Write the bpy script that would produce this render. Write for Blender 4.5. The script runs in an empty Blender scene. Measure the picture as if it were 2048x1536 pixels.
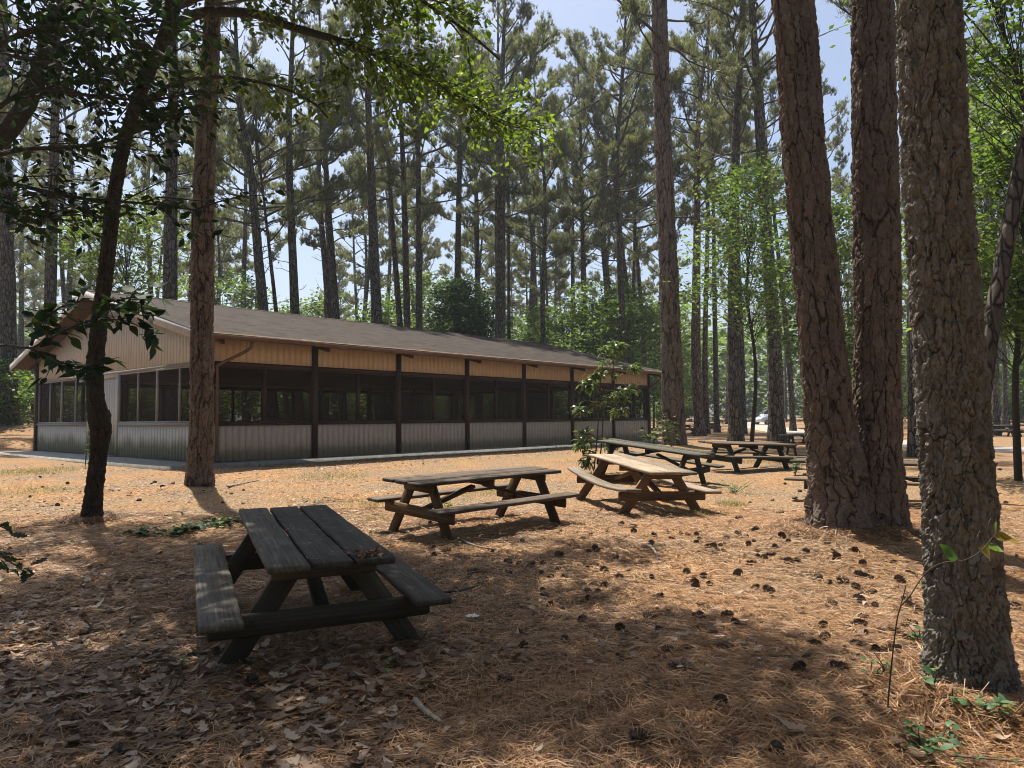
import bpy, math, random
import numpy as np
from mathutils import Matrix, Vector

# ------------------------------------------------------------------ camera
SC = bpy.context.scene
COL = SC.collection
R = math.radians
F_PX, PITCH, ROLL, CAM_Z = 1448.43, 0.0478, -0.0075, 1.5
cp, sp, cr, sr = math.cos(PITCH), math.sin(PITCH), math.cos(ROLL), math.sin(ROLL)
FW = np.array([0, cp, sp]); UP0 = np.array([0, -sp, cp]); RT0 = np.array([1., 0, 0])
RT = cr * RT0 + sr * UP0
UP = -sr * RT0 + cr * UP0
cam_d = bpy.data.cameras.new('camera')
cam_d.sensor_width = 36.0
cam_d.lens = F_PX / 2048 * 36
cam_d.clip_start = 0.05
cam_d.clip_end = 3000
cam = bpy.data.objects.new('camera', cam_d)
COL.objects.link(cam)
cam.matrix_world = Matrix(((RT[0], UP[0], -FW[0], 0), (RT[1], UP[1], -FW[1], 0), (RT[2], UP[2], -FW[2], CAM_Z), (0, 0, 0, 1)))
SC.camera = cam

# ------------------------------------------------------------------ light
SUN_EL, SUN_AZ = 69.0, -29.0            # azimuth from +Y towards +X
sun_dir = np.array([math.sin(R(SUN_AZ)) * math.cos(R(SUN_EL)), math.cos(R(SUN_AZ)) * math.cos(R(SUN_EL)), math.sin(R(SUN_EL))])
world = bpy.data.worlds.new('World')
SC.world = world
world.use_nodes = True
wn = world.node_tree
for n in list(wn.nodes): wn.nodes.remove(n)
sky = wn.nodes.new('ShaderNodeTexSky')
sky.sky_type = 'NISHITA'
sky.sun_disc = False
sky.sun_elevation = R(SUN_EL)
sky.sun_rotation = R(SUN_AZ)
sky.air_density = 1.0
sky.dust_density = 3.0
sky.ozone_density = 0.8
bgn = wn.nodes.new('ShaderNodeBackground')
bgn.inputs['Strength'].default_value = 0.088
won = wn.nodes.new('ShaderNodeOutputWorld')
wn.links.new(sky.outputs[0], bgn.inputs[0])
wn.links.new(bgn.outputs[0], won.inputs[0])
sl = bpy.data.lights.new('sun', 'SUN')
sl.energy = 5.0
sl.angle = R(0.55)
sl.color = (1.0, 0.93, 0.82)
so = bpy.data.objects.new('sun', sl)
COL.objects.link(so)
so.rotation_euler = Vector(-sun_dir).to_track_quat('-Z', 'Y').to_euler()
so.location = (-20, 40, 60)
SC.view_settings.view_transform = 'Standard'
SC.view_settings.look = 'None'
SC.view_settings.gamma = 1.0
SC.view_settings.use_curve_mapping = False
SC.view_settings.exposure = 1.0
SC.cycles.max_bounces = 8
SC.cycles.transparent_max_bounces = 12
SC.cycles.diffuse_bounces = 3
SC.cycles.use_denoising = True
SC.cycles.pixel_filter_type = 'BLACKMAN_HARRIS'
SC.cycles.filter_width = 1.0

# ------------------------------------------------------------------ helpers
rng = np.random.default_rng(7)
random.seed(7)

def P(px, py, d):
    """world point seen at photo pixel (px, py) at depth d along the view axis"""
    v = FW + RT * ((px - 1024) / F_PX) - UP * ((py - 768) / F_PX)
    return np.array([0, 0, CAM_Z]) + v * d

def hash2(ix, iy, s):
    h = np.sin(ix * 127.1 + iy * 311.7 + s * 74.7) * 43758.5453
    return h - np.floor(h)

def vnoise(x, y, s=0.0):
    ix, iy = np.floor(x), np.floor(y)
    fx, fy = x - ix, y - iy
    fx = fx * fx * (3 - 2 * fx); fy = fy * fy * (3 - 2 * fy)
    a = hash2(ix, iy, s); b = hash2(ix + 1, iy, s); c = hash2(ix, iy + 1, s); d = hash2(ix + 1, iy + 1, s)
    return (a + (b - a) * fx) * (1 - fy) + (c + (d - c) * fx) * fy

G_CTRL = np.array([(0, 0, 0), (-1.5, 5.3, .035), (-.45, 9.4, .11), (1.95, 11.5, .115), (3.0, 15.5, .19), (5.7, 17.9, .20), (5.6, 12.2, .06),
    (-8.2, 19.2, .27), (-3, 24, .27), (3, 32, .28), (8, 38, .27), (-19, 29, .29), (-14, 24, .28), (-6.2, 10.4, .06), (-6.3, 14.3, .17), (-4, 3, 0.0), (4, 2, .05), (2.2, 3.5, .12),
    (9.3, 24, .22), (9.4, 32, .25), (12, 38, .28), (12.5, 47, .3), (17.4, 26, .22), (28, 43, .2), (-27.8, 40, 1.36), (-24, 34.5, .85), (-36, 52, 1.42), (-60, 90, 1.45), (-20, 20, .2), (-12, 10, .05),
    (-14, 46, .6), (0, 52, .4), (28, 80, .4), (60, 60, .3), (20, 10, .1), (14, 2, .1), (-12, 0, 0), (0, -8, 0), (0, 120, 1.0), (90, 120, 1.0), (-100, 140, 1.6), (0, 260, 1.6), (150, 260, 1.6), (-150, 260, 1.6)], dtype=float)

def gz(x, y):
    x = np.asarray(x, float); y = np.asarray(y, float)
    num = np.zeros_like(x); den = np.zeros_like(x)
    sc = 1.2 + 0.05 * np.hypot(x, y)
    for cx, cy, cz in G_CTRL:
        w = 1.0 / (((x - cx) ** 2 + (y - cy) ** 2) / sc ** 2 + 0.35) ** 1.7
        num += w * cz; den += w
    z = num / den
    z = z + 0.23 * np.exp(-(((x - 3.7) ** 2 + (y - 8.1) ** 2) / 1.5 ** 2) ** 1.2)
    for bx, by, bh, br_ in ((2.27, 3.62, .07, .55), (-6.22, 14.2, .08, .75), (-6.05, 10.35, .07, .5), (6.85, 30.5, .12, 1.2)):
        z = z + bh * np.exp(-((x - bx) ** 2 + (y - by) ** 2) / br_ ** 2)
    return z

def G(px, py):
    """point of the ground seen at photo pixel"""
    lo, hi = 1.0, 300.0
    ds = np.concatenate([np.arange(1.0, 30, .05), np.arange(30, 260, .5)])
    for d in ds:
        p = P(px, py, d)
        if p[2] < gz(p[0], p[1]): break
    p[2] = gz(p[0], p[1])
    return p

def tag(o, label=None, cat=None, group=None, kind=None):
    if label: o['label'] = label
    if cat: o['category'] = cat
    if group: o['group'] = group
    if kind: o['kind'] = kind
    return o

def empty(name, loc, rz=0.0):
    o = bpy.data.objects.new(name, None)
    o.empty_display_size = .2
    COL.objects.link(o)
    o.location = tuple(loc); o.rotation_euler = (0, 0, rz)
    return o

def mesh_obj(name, V, faces, mat, parent=None, smooth=False, attrs=None):
    """faces: list of int arrays (m,k); world/local coordinates as given"""
    me = bpy.data.meshes.new(name)
    V = np.asarray(V, np.float32)
    me.vertices.add(len(V)); me.vertices.foreach_set('co', V.ravel())
    fl = [np.asarray(f, np.int32) for f in faces if len(f)]
    nl = sum(f.size for f in fl); nf = sum(len(f) for f in fl)
    me.loops.add(nl); me.polygons.add(nf)
    me.loops.foreach_set('vertex_index', np.concatenate([f.ravel() for f in fl]))
    st = []; c = 0
    for f in fl:
        st.append(c + np.arange(len(f)) * f.shape[1]); c += f.size
    me.polygons.foreach_set('loop_start', np.concatenate(st).astype(np.int32))
    if smooth: me.polygons.foreach_set('use_smooth', np.ones(nf, bool))
    for k, a in (attrs or {}).items():
        a = np.asarray(a, np.float32)
        if a.ndim == 1:
            at = me.attributes.new(k, 'FLOAT', 'POINT'); at.data.foreach_set('value', a)
        else:
            at = me.attributes.new(k, 'FLOAT_VECTOR', 'POINT'); at.data.foreach_set('vector', a.ravel())
    me.update(calc_edges=True); me.validate()
    if mat: me.materials.append(mat)
    o = bpy.data.objects.new(name, me)
    COL.objects.link(o)
    if parent: o.parent = parent
    return o

class MB:
    def __init__(s): s.V = []; s.F = {}; s.n = 0; s.A = {}
    def add(s, V, faces, **attrs):
        V = np.asarray(V, float); s.V.append(V)
        for f in faces:
            f = np.asarray(f, int)
            if len(f): s.F.setdefault(f.shape[1], []).append(f + s.n)
        for k, a in attrs.items(): s.A.setdefault(k, []).append(np.asarray(a, float))
        s.n += len(V)
    def build(s, name, mat, parent=None, smooth=False):
        return mesh_obj(name, np.concatenate(s.V), [np.concatenate(f) for f in s.F.values()], mat, parent, smooth, {k: np.concatenate(a) for k, a in s.A.items()})
    def board(s, c, u, v, w, L, W, T, bev=.006, segs=1, bend=None, off=None, rough=0.0):
        """a plank centred at c with unit axes u (length), v (width), w (thickness); grain coordinates kept"""
        c, u, v, w = (np.asarray(a, float) for a in (c, u, v, w))
        off = rng.uniform(-20, 20, 3) if off is None else off
        prof = [(-W / 2 + bev, -T / 2), (W / 2 - bev, -T / 2), (W / 2, -T / 2 + bev), (W / 2, T / 2 - bev), (W / 2 - bev, T / 2), (-W / 2 + bev, T / 2), (-W / 2, T / 2 - bev), (-W / 2, -T / 2 + bev)]
        st = np.concatenate([[-L / 2], np.linspace(-L / 2 + bev, L / 2 - bev, segs + 1), [L / 2]])
        Vs = []; Gs = []
        for i, t in enumerate(st):
            k = 1 - 2 * bev / min(W, T) if i in (0, len(st) - 1) else 1.0
            for a, b in prof:
                aa, bb = a * (1 - 2 * bev / W if k < 1 else 1), b * (1 - 2 * bev / T if k < 1 else 1)
                if rough: aa += rough * (vnoise(np.array(t * 7 + off[0]), np.array(np.sign(a) * 3 + off[1])) - .5); bb += rough * .4 * (vnoise(np.array(t * 5 + off[2]), np.array(b * 9. + a * 5)) - .5)
                z = bend(t) if bend else 0.0
                Vs.append(c + u * t + v * aa + w * (bb + z)); Gs.append((t + off[0], aa + off[1], bb + off[2]))
        n = len(st); q = []
        for i in range(n - 1):
            for j in range(8):
                q.append((i * 8 + j, i * 8 + (j + 1) % 8, (i + 1) * 8 + (j + 1) % 8, (i + 1) * 8 + j))
        caps = [tuple(reversed(range(8))), tuple((n - 1) * 8 + j for j in range(8))]
        flip = np.dot(np.cross(u, v), w) < 0
        q = np.array(q)[:, ::-1] if not flip else np.array(q)
        q = q[:, ::-1]
        caps = np.array(caps)
        s.add(Vs, [q, caps if not flip else caps[:, ::-1]], gc=Gs)
    def box(s, lo, hi, M=None):
        x0, y0, z0 = lo; x1, y1, z1 = hi
        V = np.array([(x0, y0, z0), (x1, y0, z0), (x1, y1, z0), (x0, y1, z0), (x0, y0, z1), (x1, y0, z1), (x1, y1, z1), (x0, y1, z1)], float)
        if M is not None: V = M(V)
        s.add(V, [np.array([(0, 3, 2, 1), (4, 5, 6, 7), (0, 1, 5, 4), (1, 2, 6, 5), (2, 3, 7, 6), (3, 0, 4, 7)])])
    def tube(s, pts, radii, n=8, cap=True, wob=0.0, seed=0):
        pts = np.asarray(pts, float); radii = np.broadcast_to(np.asarray(radii, float), (len(pts),))
        t = np.gradient(pts, axis=0); t /= np.linalg.norm(t, axis=1)[:, None] + 1e-9
        ref = np.array([0, 0, 1.]) if abs(t[0][2]) < .9 else np.array([1., 0, 0])
        Vs = []
        a = np.linspace(0, 2 * np.pi, n, endpoint=False)
        for i in range(len(pts)):
            x = np.cross(t[i], ref); x /= np.linalg.norm(x) + 1e-9
            y = np.cross(t[i], x)
            r = radii[i] * (1 + wob * (hash2(np.arange(n), np.full(n, i), seed) - .5)) if wob else radii[i]
            Vs.append(pts[i] + (np.cos(a) * r)[:, None] * x + (np.sin(a) * r)[:, None] * y)
        i, j = np.meshgrid(np.arange(len(pts) - 1), np.arange(n), indexing='ij')
        q = np.stack([i * n + j, (i + 1) * n + j, (i + 1) * n + (j + 1) % n, i * n + (j + 1) % n], -1).reshape(-1, 4)
        s.add(np.concatenate(Vs), [q] + ([np.array([range(n), range((len(pts)) * n - 1, (len(pts) - 1) * n - 1, -1)])] if cap else []))

def smooth_path(pts, n):
    pts = np.asarray(pts, float)
    d = np.concatenate([[0], np.cumsum(np.linalg.norm(np.diff(pts, axis=0), axis=1))]); d /= d[-1]
    t = np.linspace(0, 1, n); out = []
    P_ = np.vstack([2 * pts[0] - pts[1], pts, 2 * pts[-1] - pts[-2]])
    for tt in t:
        i = min(np.searchsorted(d, tt, side='right') - 1, len(pts) - 2)
        u = (tt - d[i]) / (d[i + 1] - d[i])
        p0, p1, p2, p3 = P_[i], P_[i + 1], P_[i + 2], P_[i + 3]
        out.append(.5 * ((2 * p1) + (-p0 + p2) * u + (2 * p0 - 5 * p1 + 4 * p2 - p3) * u * u + (-p0 + 3 * p1 - 3 * p2 + p3) * u ** 3))
    return np.array(out)

def unit(v):
    v = np.asarray(v, float)
    return v / (np.linalg.norm(v, axis=-1, keepdims=True) + 1e-9)

# leaf templates: half widths at stations from stalk to tip
T_CHEAP = np.array([0, 1.0, 0])
T_OVAL = np.array([0, .62, 1.0, .82, .42, 0])
T_LANCE = np.array([0, .55, .95, 1.0, .75, .4, 0])
T_OAK = np.array([0, .25, .75, .42, .95, .5, 1.0, .45, .6, 0])

def leaves(tmpl, pos, dr, nrm, size, wr, curl=0.0, fold=0.15, rnd=None):
    """many leaves as one vertex/face set. pos: base points, dr: stalk-to-tip, nrm: upper side"""
    N = len(pos); S = len(tmpl)
    dr = unit(dr); side = unit(np.cross(dr, nrm)); up = np.cross(side, dr)
    size = np.broadcast_to(np.asarray(size, float), (N,)); curl = np.broadcast_to(np.asarray(curl, float), (N,))
    t = np.linspace(0, 1, S)
    V = []; idx = []
    k = 0
    for i in range(S):
        zc = curl * (t[i] - .4) ** 2 * 2
        mid = pos + dr * (t[i] * size)[:, None] + up * (zc * size)[:, None]
        if i in (0, S - 1):
            V.append(mid); idx.append((k,)); k += 1
        else:
            w = (tmpl[i] * wr * size)[:, None]
            f = (fold * tmpl[i] * wr * size)[:, None]
            if S > 3: V += [mid - side * w + up * f, mid, mid + side * w + up * f]; idx.append((k, k + 1, k + 2)); k += 3
            else: V += [mid - side * w, mid + side * w]; idx.append((k, k + 1)); k += 2
    V = np.stack(V, 1)   # N,k,3
    tris = []; quads = []
    if S == 3:
        quads = [(idx[0][0], idx[1][1], idx[2][0], idx[1][0])]
    else:
        for i in range(S - 1):
            a, b = idx[i], idx[i + 1]
            if len(a) == 1: tris += [(a[0], b[1], b[0]), (a[0], b[2], b[1])]
            elif len(b) == 1: tris += [(a[0], a[1], b[0]), (a[1], a[2], b[0])]
            else: quads += [(a[0], a[1], b[1], b[0]), (a[1], a[2], b[2], b[1])]
    base = (np.arange(N) * k)[:, None, None]
    F = []
    if tris: F.append((base + np.array(tris)[None]).reshape(-1, 3))
    if quads: F.append((base + np.array(quads)[None]).reshape(-1, 4))
    rnd = rng.random(N) if rnd is None else rnd
    return V.reshape(-1, 3), F, np.repeat(rnd, k)

# ------------------------------------------------------------------ materials
def new_mat(name):
    m = bpy.data.materials.new(name); m.use_nodes = True
    nt = m.node_tree
    for n in list(nt.nodes): nt.nodes.remove(n)
    return m, nt

class NT:
    def __init__(s, name): s.m, s.t = new_mat(name); s.out = s.n('ShaderNodeOutputMaterial')
    def n(s, typ, ins=None, **props):
        nd = s.t.nodes.new(typ)
        for k, v in props.items(): setattr(nd, k, v)
        for k, v in (ins or {}).items(): s.set(nd, k, v)
        return nd
    def set(s, nd, k, v):
        i = nd.inputs[k]
        if isinstance(v, bpy.types.NodeSocket): s.t.links.new(v, i)
        elif isinstance(v, bpy.types.Node): s.t.links.new(v.outputs[0], i)
        else:
            if isinstance(v, (tuple, list)) and len(v) == 3 and i.type == 'RGBA': v = (*v, 1)
            i.default_value = v
    def noise(s, vec, scale, detail=4, rough=.6, dist=0.0):
        return s.n('ShaderNodeTexNoise', {'Vector': vec, 'Scale': scale, 'Detail': detail, 'Roughness': rough, 'Distortion': dist}).outputs['Fac']
    def ramp(s, fac, stops):
        r = s.n('ShaderNodeValToRGB', {'Fac': fac})
        el = r.color_ramp.elements
        while len(el) < len(stops): el.new(.5)
        for e, (p, c) in zip(el, stops): e.position = p; e.color = (*c, 1) if len(c) == 3 else c
        return r.outputs['Color']
    def math(s, op, a, b=0.0, clamp=False):
        nd = s.n('ShaderNodeMath', {0: a, 1: b}, operation=op); nd.use_clamp = clamp
        return nd.outputs[0]
    def mix(s, fac, a, b, blend='MIX'):
        nd = s.n('ShaderNodeMix', data_type='RGBA', blend_type=blend)
        s.set(nd, 0, fac); s.set(nd, 6, a); s.set(nd, 7, b)
        return nd.outputs[2]
    def attr(s, name): return s.n('ShaderNodeAttribute', attribute_name=name)
    def mapping(s, vec, scale=(1, 1, 1), rot=(0, 0, 0), loc=(0, 0, 0)):
        return s.n('ShaderNodeMapping', {'Vector': vec, 'Scale': scale, 'Rotation': rot, 'Location': loc}).outputs[0]
    def bump(s, h, strength=.5, dist=.01):
        return s.n('ShaderNodeBump', {'Height': h, 'Strength': strength, 'Distance': dist}).outputs[0]
    def principled(s, col, rough=.8, normal=None, spec=.3, metal=0.0):
        b = s.n('ShaderNodeBsdfPrincipled', {'Base Color': col, 'Roughness': rough, 'Specular IOR Level': spec, 'Metallic': metal})
        if normal is not None: s.set(b, 'Normal', normal)
        return b
    def finish(s, sh): s.t.links.new(sh.outputs[0], s.out.inputs[0]); return s.m

def leaf_mat(name, stops, trans, gloss=.35, tr=.45, haze_rough=.5):
    t = NT(name)
    f = t.attr('rnd').outputs['Fac']
    c = t.ramp(f, stops)
    c2 = t.ramp(f, [(p, tuple(min(1, q * k) for q, k in zip(col, trans))) for p, col in stops])
    b = t.principled(c, haze_rough, spec=gloss)
    tl = t.n('ShaderNodeBsdfTranslucent', {'Color': c2})
    mx = t.n('ShaderNodeMixShader', {0: tr, 1: b.outputs[0], 2: tl.outputs[0]})
    return t.finish(mx)

M = {}
M['needle'] = leaf_mat('pine_needles', [(0, (.060, .074, .040)), (.5, (.098, .114, .064)), (1, (.155, .160, .098))], (1.9, 1.85, 1.15), .4, .55)
M['needle_far'] = leaf_mat('pine_needles_far', [(0, (.070, .084, .052)), (.5, (.110, .125, .080)), (1, (.16, .166, .112))], (1.9, 1.85, 1.2), .4, .55)
M['oak_leaf'] = leaf_mat('bright_leaf', [(0, (.030, .052, .010)), (.5, (.060, .098, .016)), (1, (.12, .165, .028))], (2.0, 2.0, 1.0), .3, .52)
M['holly_leaf'] = leaf_mat('dark_leaf', [(0, (.010, .022, .014)), (.6, (.018, .036, .022)), (1, (.035, .055, .020))], (1.6, 2.0, .7), .12, .22, .6)
M['under_leaf'] = leaf_mat('understory_leaf', [(0, (.034, .060, .018)), (.5, (.070, .115, .030)), (1, (.13, .185, .05))], (2.0, 2.0, 1.0), .3, .5)
M['shrub_leaf'] = leaf_mat('shrub_leaf', [(0, (.018, .040, .014)), (.5, (.032, .064, .020)), (1, (.06, .10, .03))], (1.6, 1.8, .9), .3, .35)
M['rhodo_leaf'] = leaf_mat('sapling_leaf', [(0, (.05, .085, .03)), (.5, (.085, .13, .045)), (1, (.15, .19, .075))], (1.5, 1.6, .8), .5, .35, .35)
M['yellow_leaf'] = leaf_mat('vine_leaf', [(0, (.07, .15, .02)), (.45, (.10, .17, .02)), (.6, (.20, .17, .02)), (1, (.25, .17, .02))], (1.3, 1.3, 1.0), .4, .4)
M['seedling_leaf'] = leaf_mat('seedling_leaf', [(0, (.04, .10, .04)), (.5, (.07, .15, .06)), (1, (.13, .22, .09))], (1.8, 1.8, 1.0), .4, .35)
M['grass'] = leaf_mat('grass_blades', [(0, (.07, .11, .02)), (.5, (.13, .17, .035)), (1, (.24, .23, .08))], (1.6, 1.6, 1.0), .3, .4)
M['litter'] = leaf_mat('dead_leaves', [(0, (.075, .044, .028)), (.35, (.165, .105, .068)), (.7, (.28, .20, .14)), (1, (.46, .37, .285))], (1.2, 1.1, 1.0), .3, .2)
M['straw'] = leaf_mat('pine_straw', [(0, (.10, .046, .019)), (.5, (.26, .132, .056)), (1, (.45, .29, .155))], (1.2, 1.1, 1.0), .4, .15)

def ground_mat():
    t = NT('pine_straw_ground')
    pos = t.n('ShaderNodeNewGeometry').outputs['Position']
    h = None
    for i, a in enumerate((12, 58, 101, 147, 170)):
        v = t.mapping(pos, (70, 5.0, 1), (0, 0, R(a)), (i * 3.1, i * 7.7, 0))
        f = t.noise(v, 1.0, 3, .6, .4)
        h = f if h is None else t.math('MAXIMUM', h, f)
    fine = t.ramp(h, [(.50, (0, 0, 0)), (.74, (1, 1, 1))])
    patch = t.noise(pos, .55, 5, .65)
    mid = t.noise(pos, 6.0, 5, .7)
    speck = t.noise(pos, 38.0, 4, .7)
    straw = t.ramp(t.math('ADD', t.math('MULTIPLY', fine, .6), t.math('MULTIPLY', speck, .5)), [(.22, (.070, .036, .017)), (.5, (.315, .172, .078)), (.86, (.57, .40, .225))])
    leafy = t.ramp(speck, [(.36, (.055, .036, .024)), (.5, (.19, .128, .078)), (.66, (.46, .365, .25))])
    c = t.mix(t.ramp(t.math('ADD', t.math('MULTIPLY', patch, .75), t.math('MULTIPLY', mid, .3)), [(.44, (0, 0, 0)), (.60, (1, 1, 1))]), straw, leafy)
    c = t.mix(t.ramp(t.noise(pos, 17, 4, .75), [(.36, (.8, .8, .8)), (.47, (0, 0, 0))]), c, (.075, .045, .028))
    # thin moss and grass showing through in soft patches
    gr = t.ramp(t.noise(pos, .33, 4, .6, .3), [(.60, (0, 0, 0)), (.70, (1, 1, 1))])
    c = t.mix(t.math('MULTIPLY', gr, .40), c, (.19, .185, .055))
    hb = t.math('ADD', t.math('MULTIPLY', h, .5), t.math('MULTIPLY', mid, 1.0))
    return t.finish(t.principled(c, .95, t.bump(hb, 1.0, .045), .12))
M['ground'] = ground_mat()

def simple(name, stops, scale=12, rough=.7, bump=.3, bd=.01, stretch=(1, 1, 1), spec=.3, coord='Object'):
    t = NT(name)
    v = t.n('ShaderNodeTexCoord').outputs[coord]
    v = t.mapping(v, stretch)
    f = t.noise(v, scale, 6, .65)
    c = t.ramp(f, stops)
    return t.finish(t.principled(c, rough, t.bump(f, bump, bd), spec))

def wood_mat(name, dark, mid, lite, moss=None, rough=.8, mossamt=.0):
    t = NT(name)
    g = t.attr('gc').outputs['Vector']
    v = t.mapping(g, (1.1, 16, 16))
    big = t.noise(v, 1.0, 4, .55, .9)
    rings = t.n('ShaderNodeTexWave', {'Vector': t.mapping(g, (.8, 9, 9)), 'Scale': 1.1, 'Distortion': 9.0, 'Detail': 3, 'Detail Scale': .7}, bands_direction='Y').outputs['Fac']
    fine = t.noise(t.mapping(g, (3, 120, 120)), 1.0, 4, .7)
    f = t.math('ADD', t.math('MULTIPLY', big, .50), t.math('ADD', t.math('MULTIPLY', rings, .07), t.math('MULTIPLY', fine, .46)))
    c = t.ramp(f, [(.28, dark), (.5, mid), (.76, lite)])
    blot = t.noise(t.mapping(g, (1.5, 4, 4)), 1.3, 5, .7)
    c = t.mix(t.ramp(blot, [(.4, (0, 0, 0)), (.75, (.75, .75, .75))]), c, dark)
    if moss:
        mn = t.ramp(t.noise(g, 3.0, 5, .7), [(.62 - mossamt, (0, 0, 0)), (.80 - mossamt, (1, 1, 1))])
        c = t.mix(t.math('MULTIPLY', mn, .7), c, moss)
    tint = t.ramp(t.noise(t.mapping(g, (.03, .16, .16)), 1.0, 1, .5), [(.36, (.62, .62, .62)), (.64, (1.25, 1.22, 1.18))])
    c = t.mix(1.0, c, tint, 'MULTIPLY')
    crack = t.ramp(fine, [(.26, (0, 0, 0)), (.36, (1, 1, 1))])
    c = t.mix(t.math('MULTIPLY', t.math('SUBTRACT', 1.0, crack), .75), c, tuple(x * .35 for x in dark))
    hb = t.math('ADD', t.math('MULTIPLY', fine, .8), t.math('MULTIPLY', rings, .12))
    return t.finish(t.principled(c, rough, t.bump(hb, .6, .004), .22))
M['wood_black'] = wood_mat('weathered_black_wood', (.032, .029, .024), (.090, .082, .070), (.200, .184, .160))
M['wood_olive'] = wood_mat('weathered_dark_frame_wood', (.028, .025, .018), (.068, .061, .046), (.125, .112, .088))
M['wood_brown'] = wood_mat('weathered_brown_wood', (.035, .026, .020), (.10, .078, .060), (.22, .175, .135))
M['wood_brown_frame'] = wood_mat('brown_frame_wood', (.035, .022, .013), (.105, .068, .036), (.20, .135, .07))
M['wood_tan'] = wood_mat('bleached_tan_wood', (.12, .092, .066), (.27, .218, .163), (.45, .385, .31))
M['wood_tan_frame'] = wood_mat('orange_frame_wood', (.075, .046, .026), (.175, .110, .062), (.29, .195, .118))
M['wood_green'] = wood_mat('mossy_green_wood', (.026, .025, .019), (.075, .072, .056), (.15, .146, .118), (.075, .088, .04), .85, .0)
M['wood_green_frame'] = wood_mat('dark_mossy_frame_wood', (.015, .015, .010), (.035, .036, .022), (.07, .07, .045))
M['bolt'] = simple('rusty_bolt', [(.3, (.02, .016, .012)), (.7, (.07, .045, .03))], 60, .6, .3, .001)

def bark_attr_mat(name, cols, crackc, liches=None):
    """bark of close trunks: plates modelled in the mesh, their tone from the attributes"""
    t = NT(name)
    pl = t.attr('plate').outputs['Fac']; ed = t.attr('edge').outputs['Fac']
    pos = t.n('ShaderNodeTexCoord').outputs['Object']
    n1 = t.noise(t.mapping(pos, (1, 1, .5)), 26, 6, .7)
    n2 = t.noise(t.mapping(pos, (1, 1, .35)), 90, 5, .7)
    f = t.math('ADD', t.math('MULTIPLY', pl, .35), t.math('ADD', t.math('MULTIPLY', n1, .5), t.math('MULTIPLY', n2, .25)))
    c = t.ramp(f, [(.25, cols[0]), (.52, cols[1]), (.85, cols[2])])
    low = t.noise(pos, 1.6, 4, .6)
    c = t.mix(t.ramp(low, [(.4, (0, 0, 0)), (.7, (.55, .55, .55))]), c, cols[3])
    if liches: c = t.mix(t.ramp(t.noise(pos, 9, 6, .75), [(.60, (0, 0, 0)), (.70, (.7, .7, .7))]), c, liches)
    c = t.mix(t.math('MULTIPLY', t.ramp(t.attr('edge2').outputs['Fac'], [(.0, (1, 1, 1)), (.10, (0, 0, 0))]), .45), c, crackc)
    c = t.mix(t.math('MULTIPLY', t.ramp(ed, [(.01, (1, 1, 1)), (.09, (0, 0, 0))]), .9), c, crackc)
    return t.finish(t.principled(c, .9, t.bump(t.math('ADD', n1, t.math('MULTIPLY', n2, .8)), 1.0, .016), .2))
M['bark_red'] = bark_attr_mat('reddish_pine_bark', [(.078, .060, .048), (.160, .124, .100), (.285, .235, .196), (.145, .103, .078)], (.022, .014, .011), (.26, .23, .21))
M['bark_grey'] = bark_attr_mat('grey_flaky_bark', [(.085, .076, .064), (.185, .166, .140), (.34, .312, .275), (.165, .158, .115)], (.022, .019, .016), (.30, .29, .27))
M['bark_dark'] = bark_attr_mat('dark_rough_bark', [(.022, .019, .016), (.052, .045, .038), (.10, .09, .078), (.035, .033, .024)], (.010, .009, .008))

def bark_far(name, cols, scale=9.0, sq=.28):
    t = NT(name)
    pos = t.n('ShaderNodeTexCoord').outputs['Object']
    w = t.n('ShaderNodeTexNoise', {'Vector': pos, 'Scale': 5.0, 'Detail': 3})
    v = t.mapping(t.mix(.06, pos, w.outputs['Color']), (1, 1, sq))
    vo = t.n('ShaderNodeTexVoronoi', {'Vector': v, 'Scale': scale}, feature='DISTANCE_TO_EDGE').outputs['Distance']
    vc = t.n('ShaderNodeTexVoronoi', {'Vector': v, 'Scale': scale}).outputs['Color']
    n1 = t.noise(t.mapping(pos, (1, 1, .3)), 24, 5, .7)
    f = t.math('ADD', t.math('MULTIPLY', n1, .7), t.math('MULTIPLY', t.n('ShaderNodeSeparateColor', {0: vc}).outputs[0], .3))
    c = t.ramp(f, [(.25, cols[0]), (.5, cols[1]), (.8, cols[2])])
    c = t.mix(t.ramp(vo, [(.02, (1, 1, 1)), (.13, (0, 0, 0))]), c, tuple(x * .35 for x in cols[0]))
    hb = t.math('ADD', t.math('MULTIPLY', t.ramp(vo, [(0, (0, 0, 0)), (.2, (1, 1, 1))]), 1.0), t.math('MULTIPLY', n1, .5))
    return t.finish(t.principled(c, .9, t.bump(hb, 1.0, .04), .2))
M['bark_far'] = bark_far('distant_pine_bark', [(.050, .043, .037), (.115, .098, .082), (.20, .175, .15)])
M['bark_far_red'] = bark_far('distant_red_pine_bark', [(.07, .045, .035), (.155, .105, .080), (.24, .175, .14)])
M['twig'] = simple('twig_bark', [(.3, (.035, .030, .025)), (.7, (.095, .082, .068))], 30, .9, .3, .005)
M['limb'] = simple('dark_limb_bark', [(.3, (.018, .016, .013)), (.7, (.055, .048, .040))], 30, .9, .6, .01)

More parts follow.
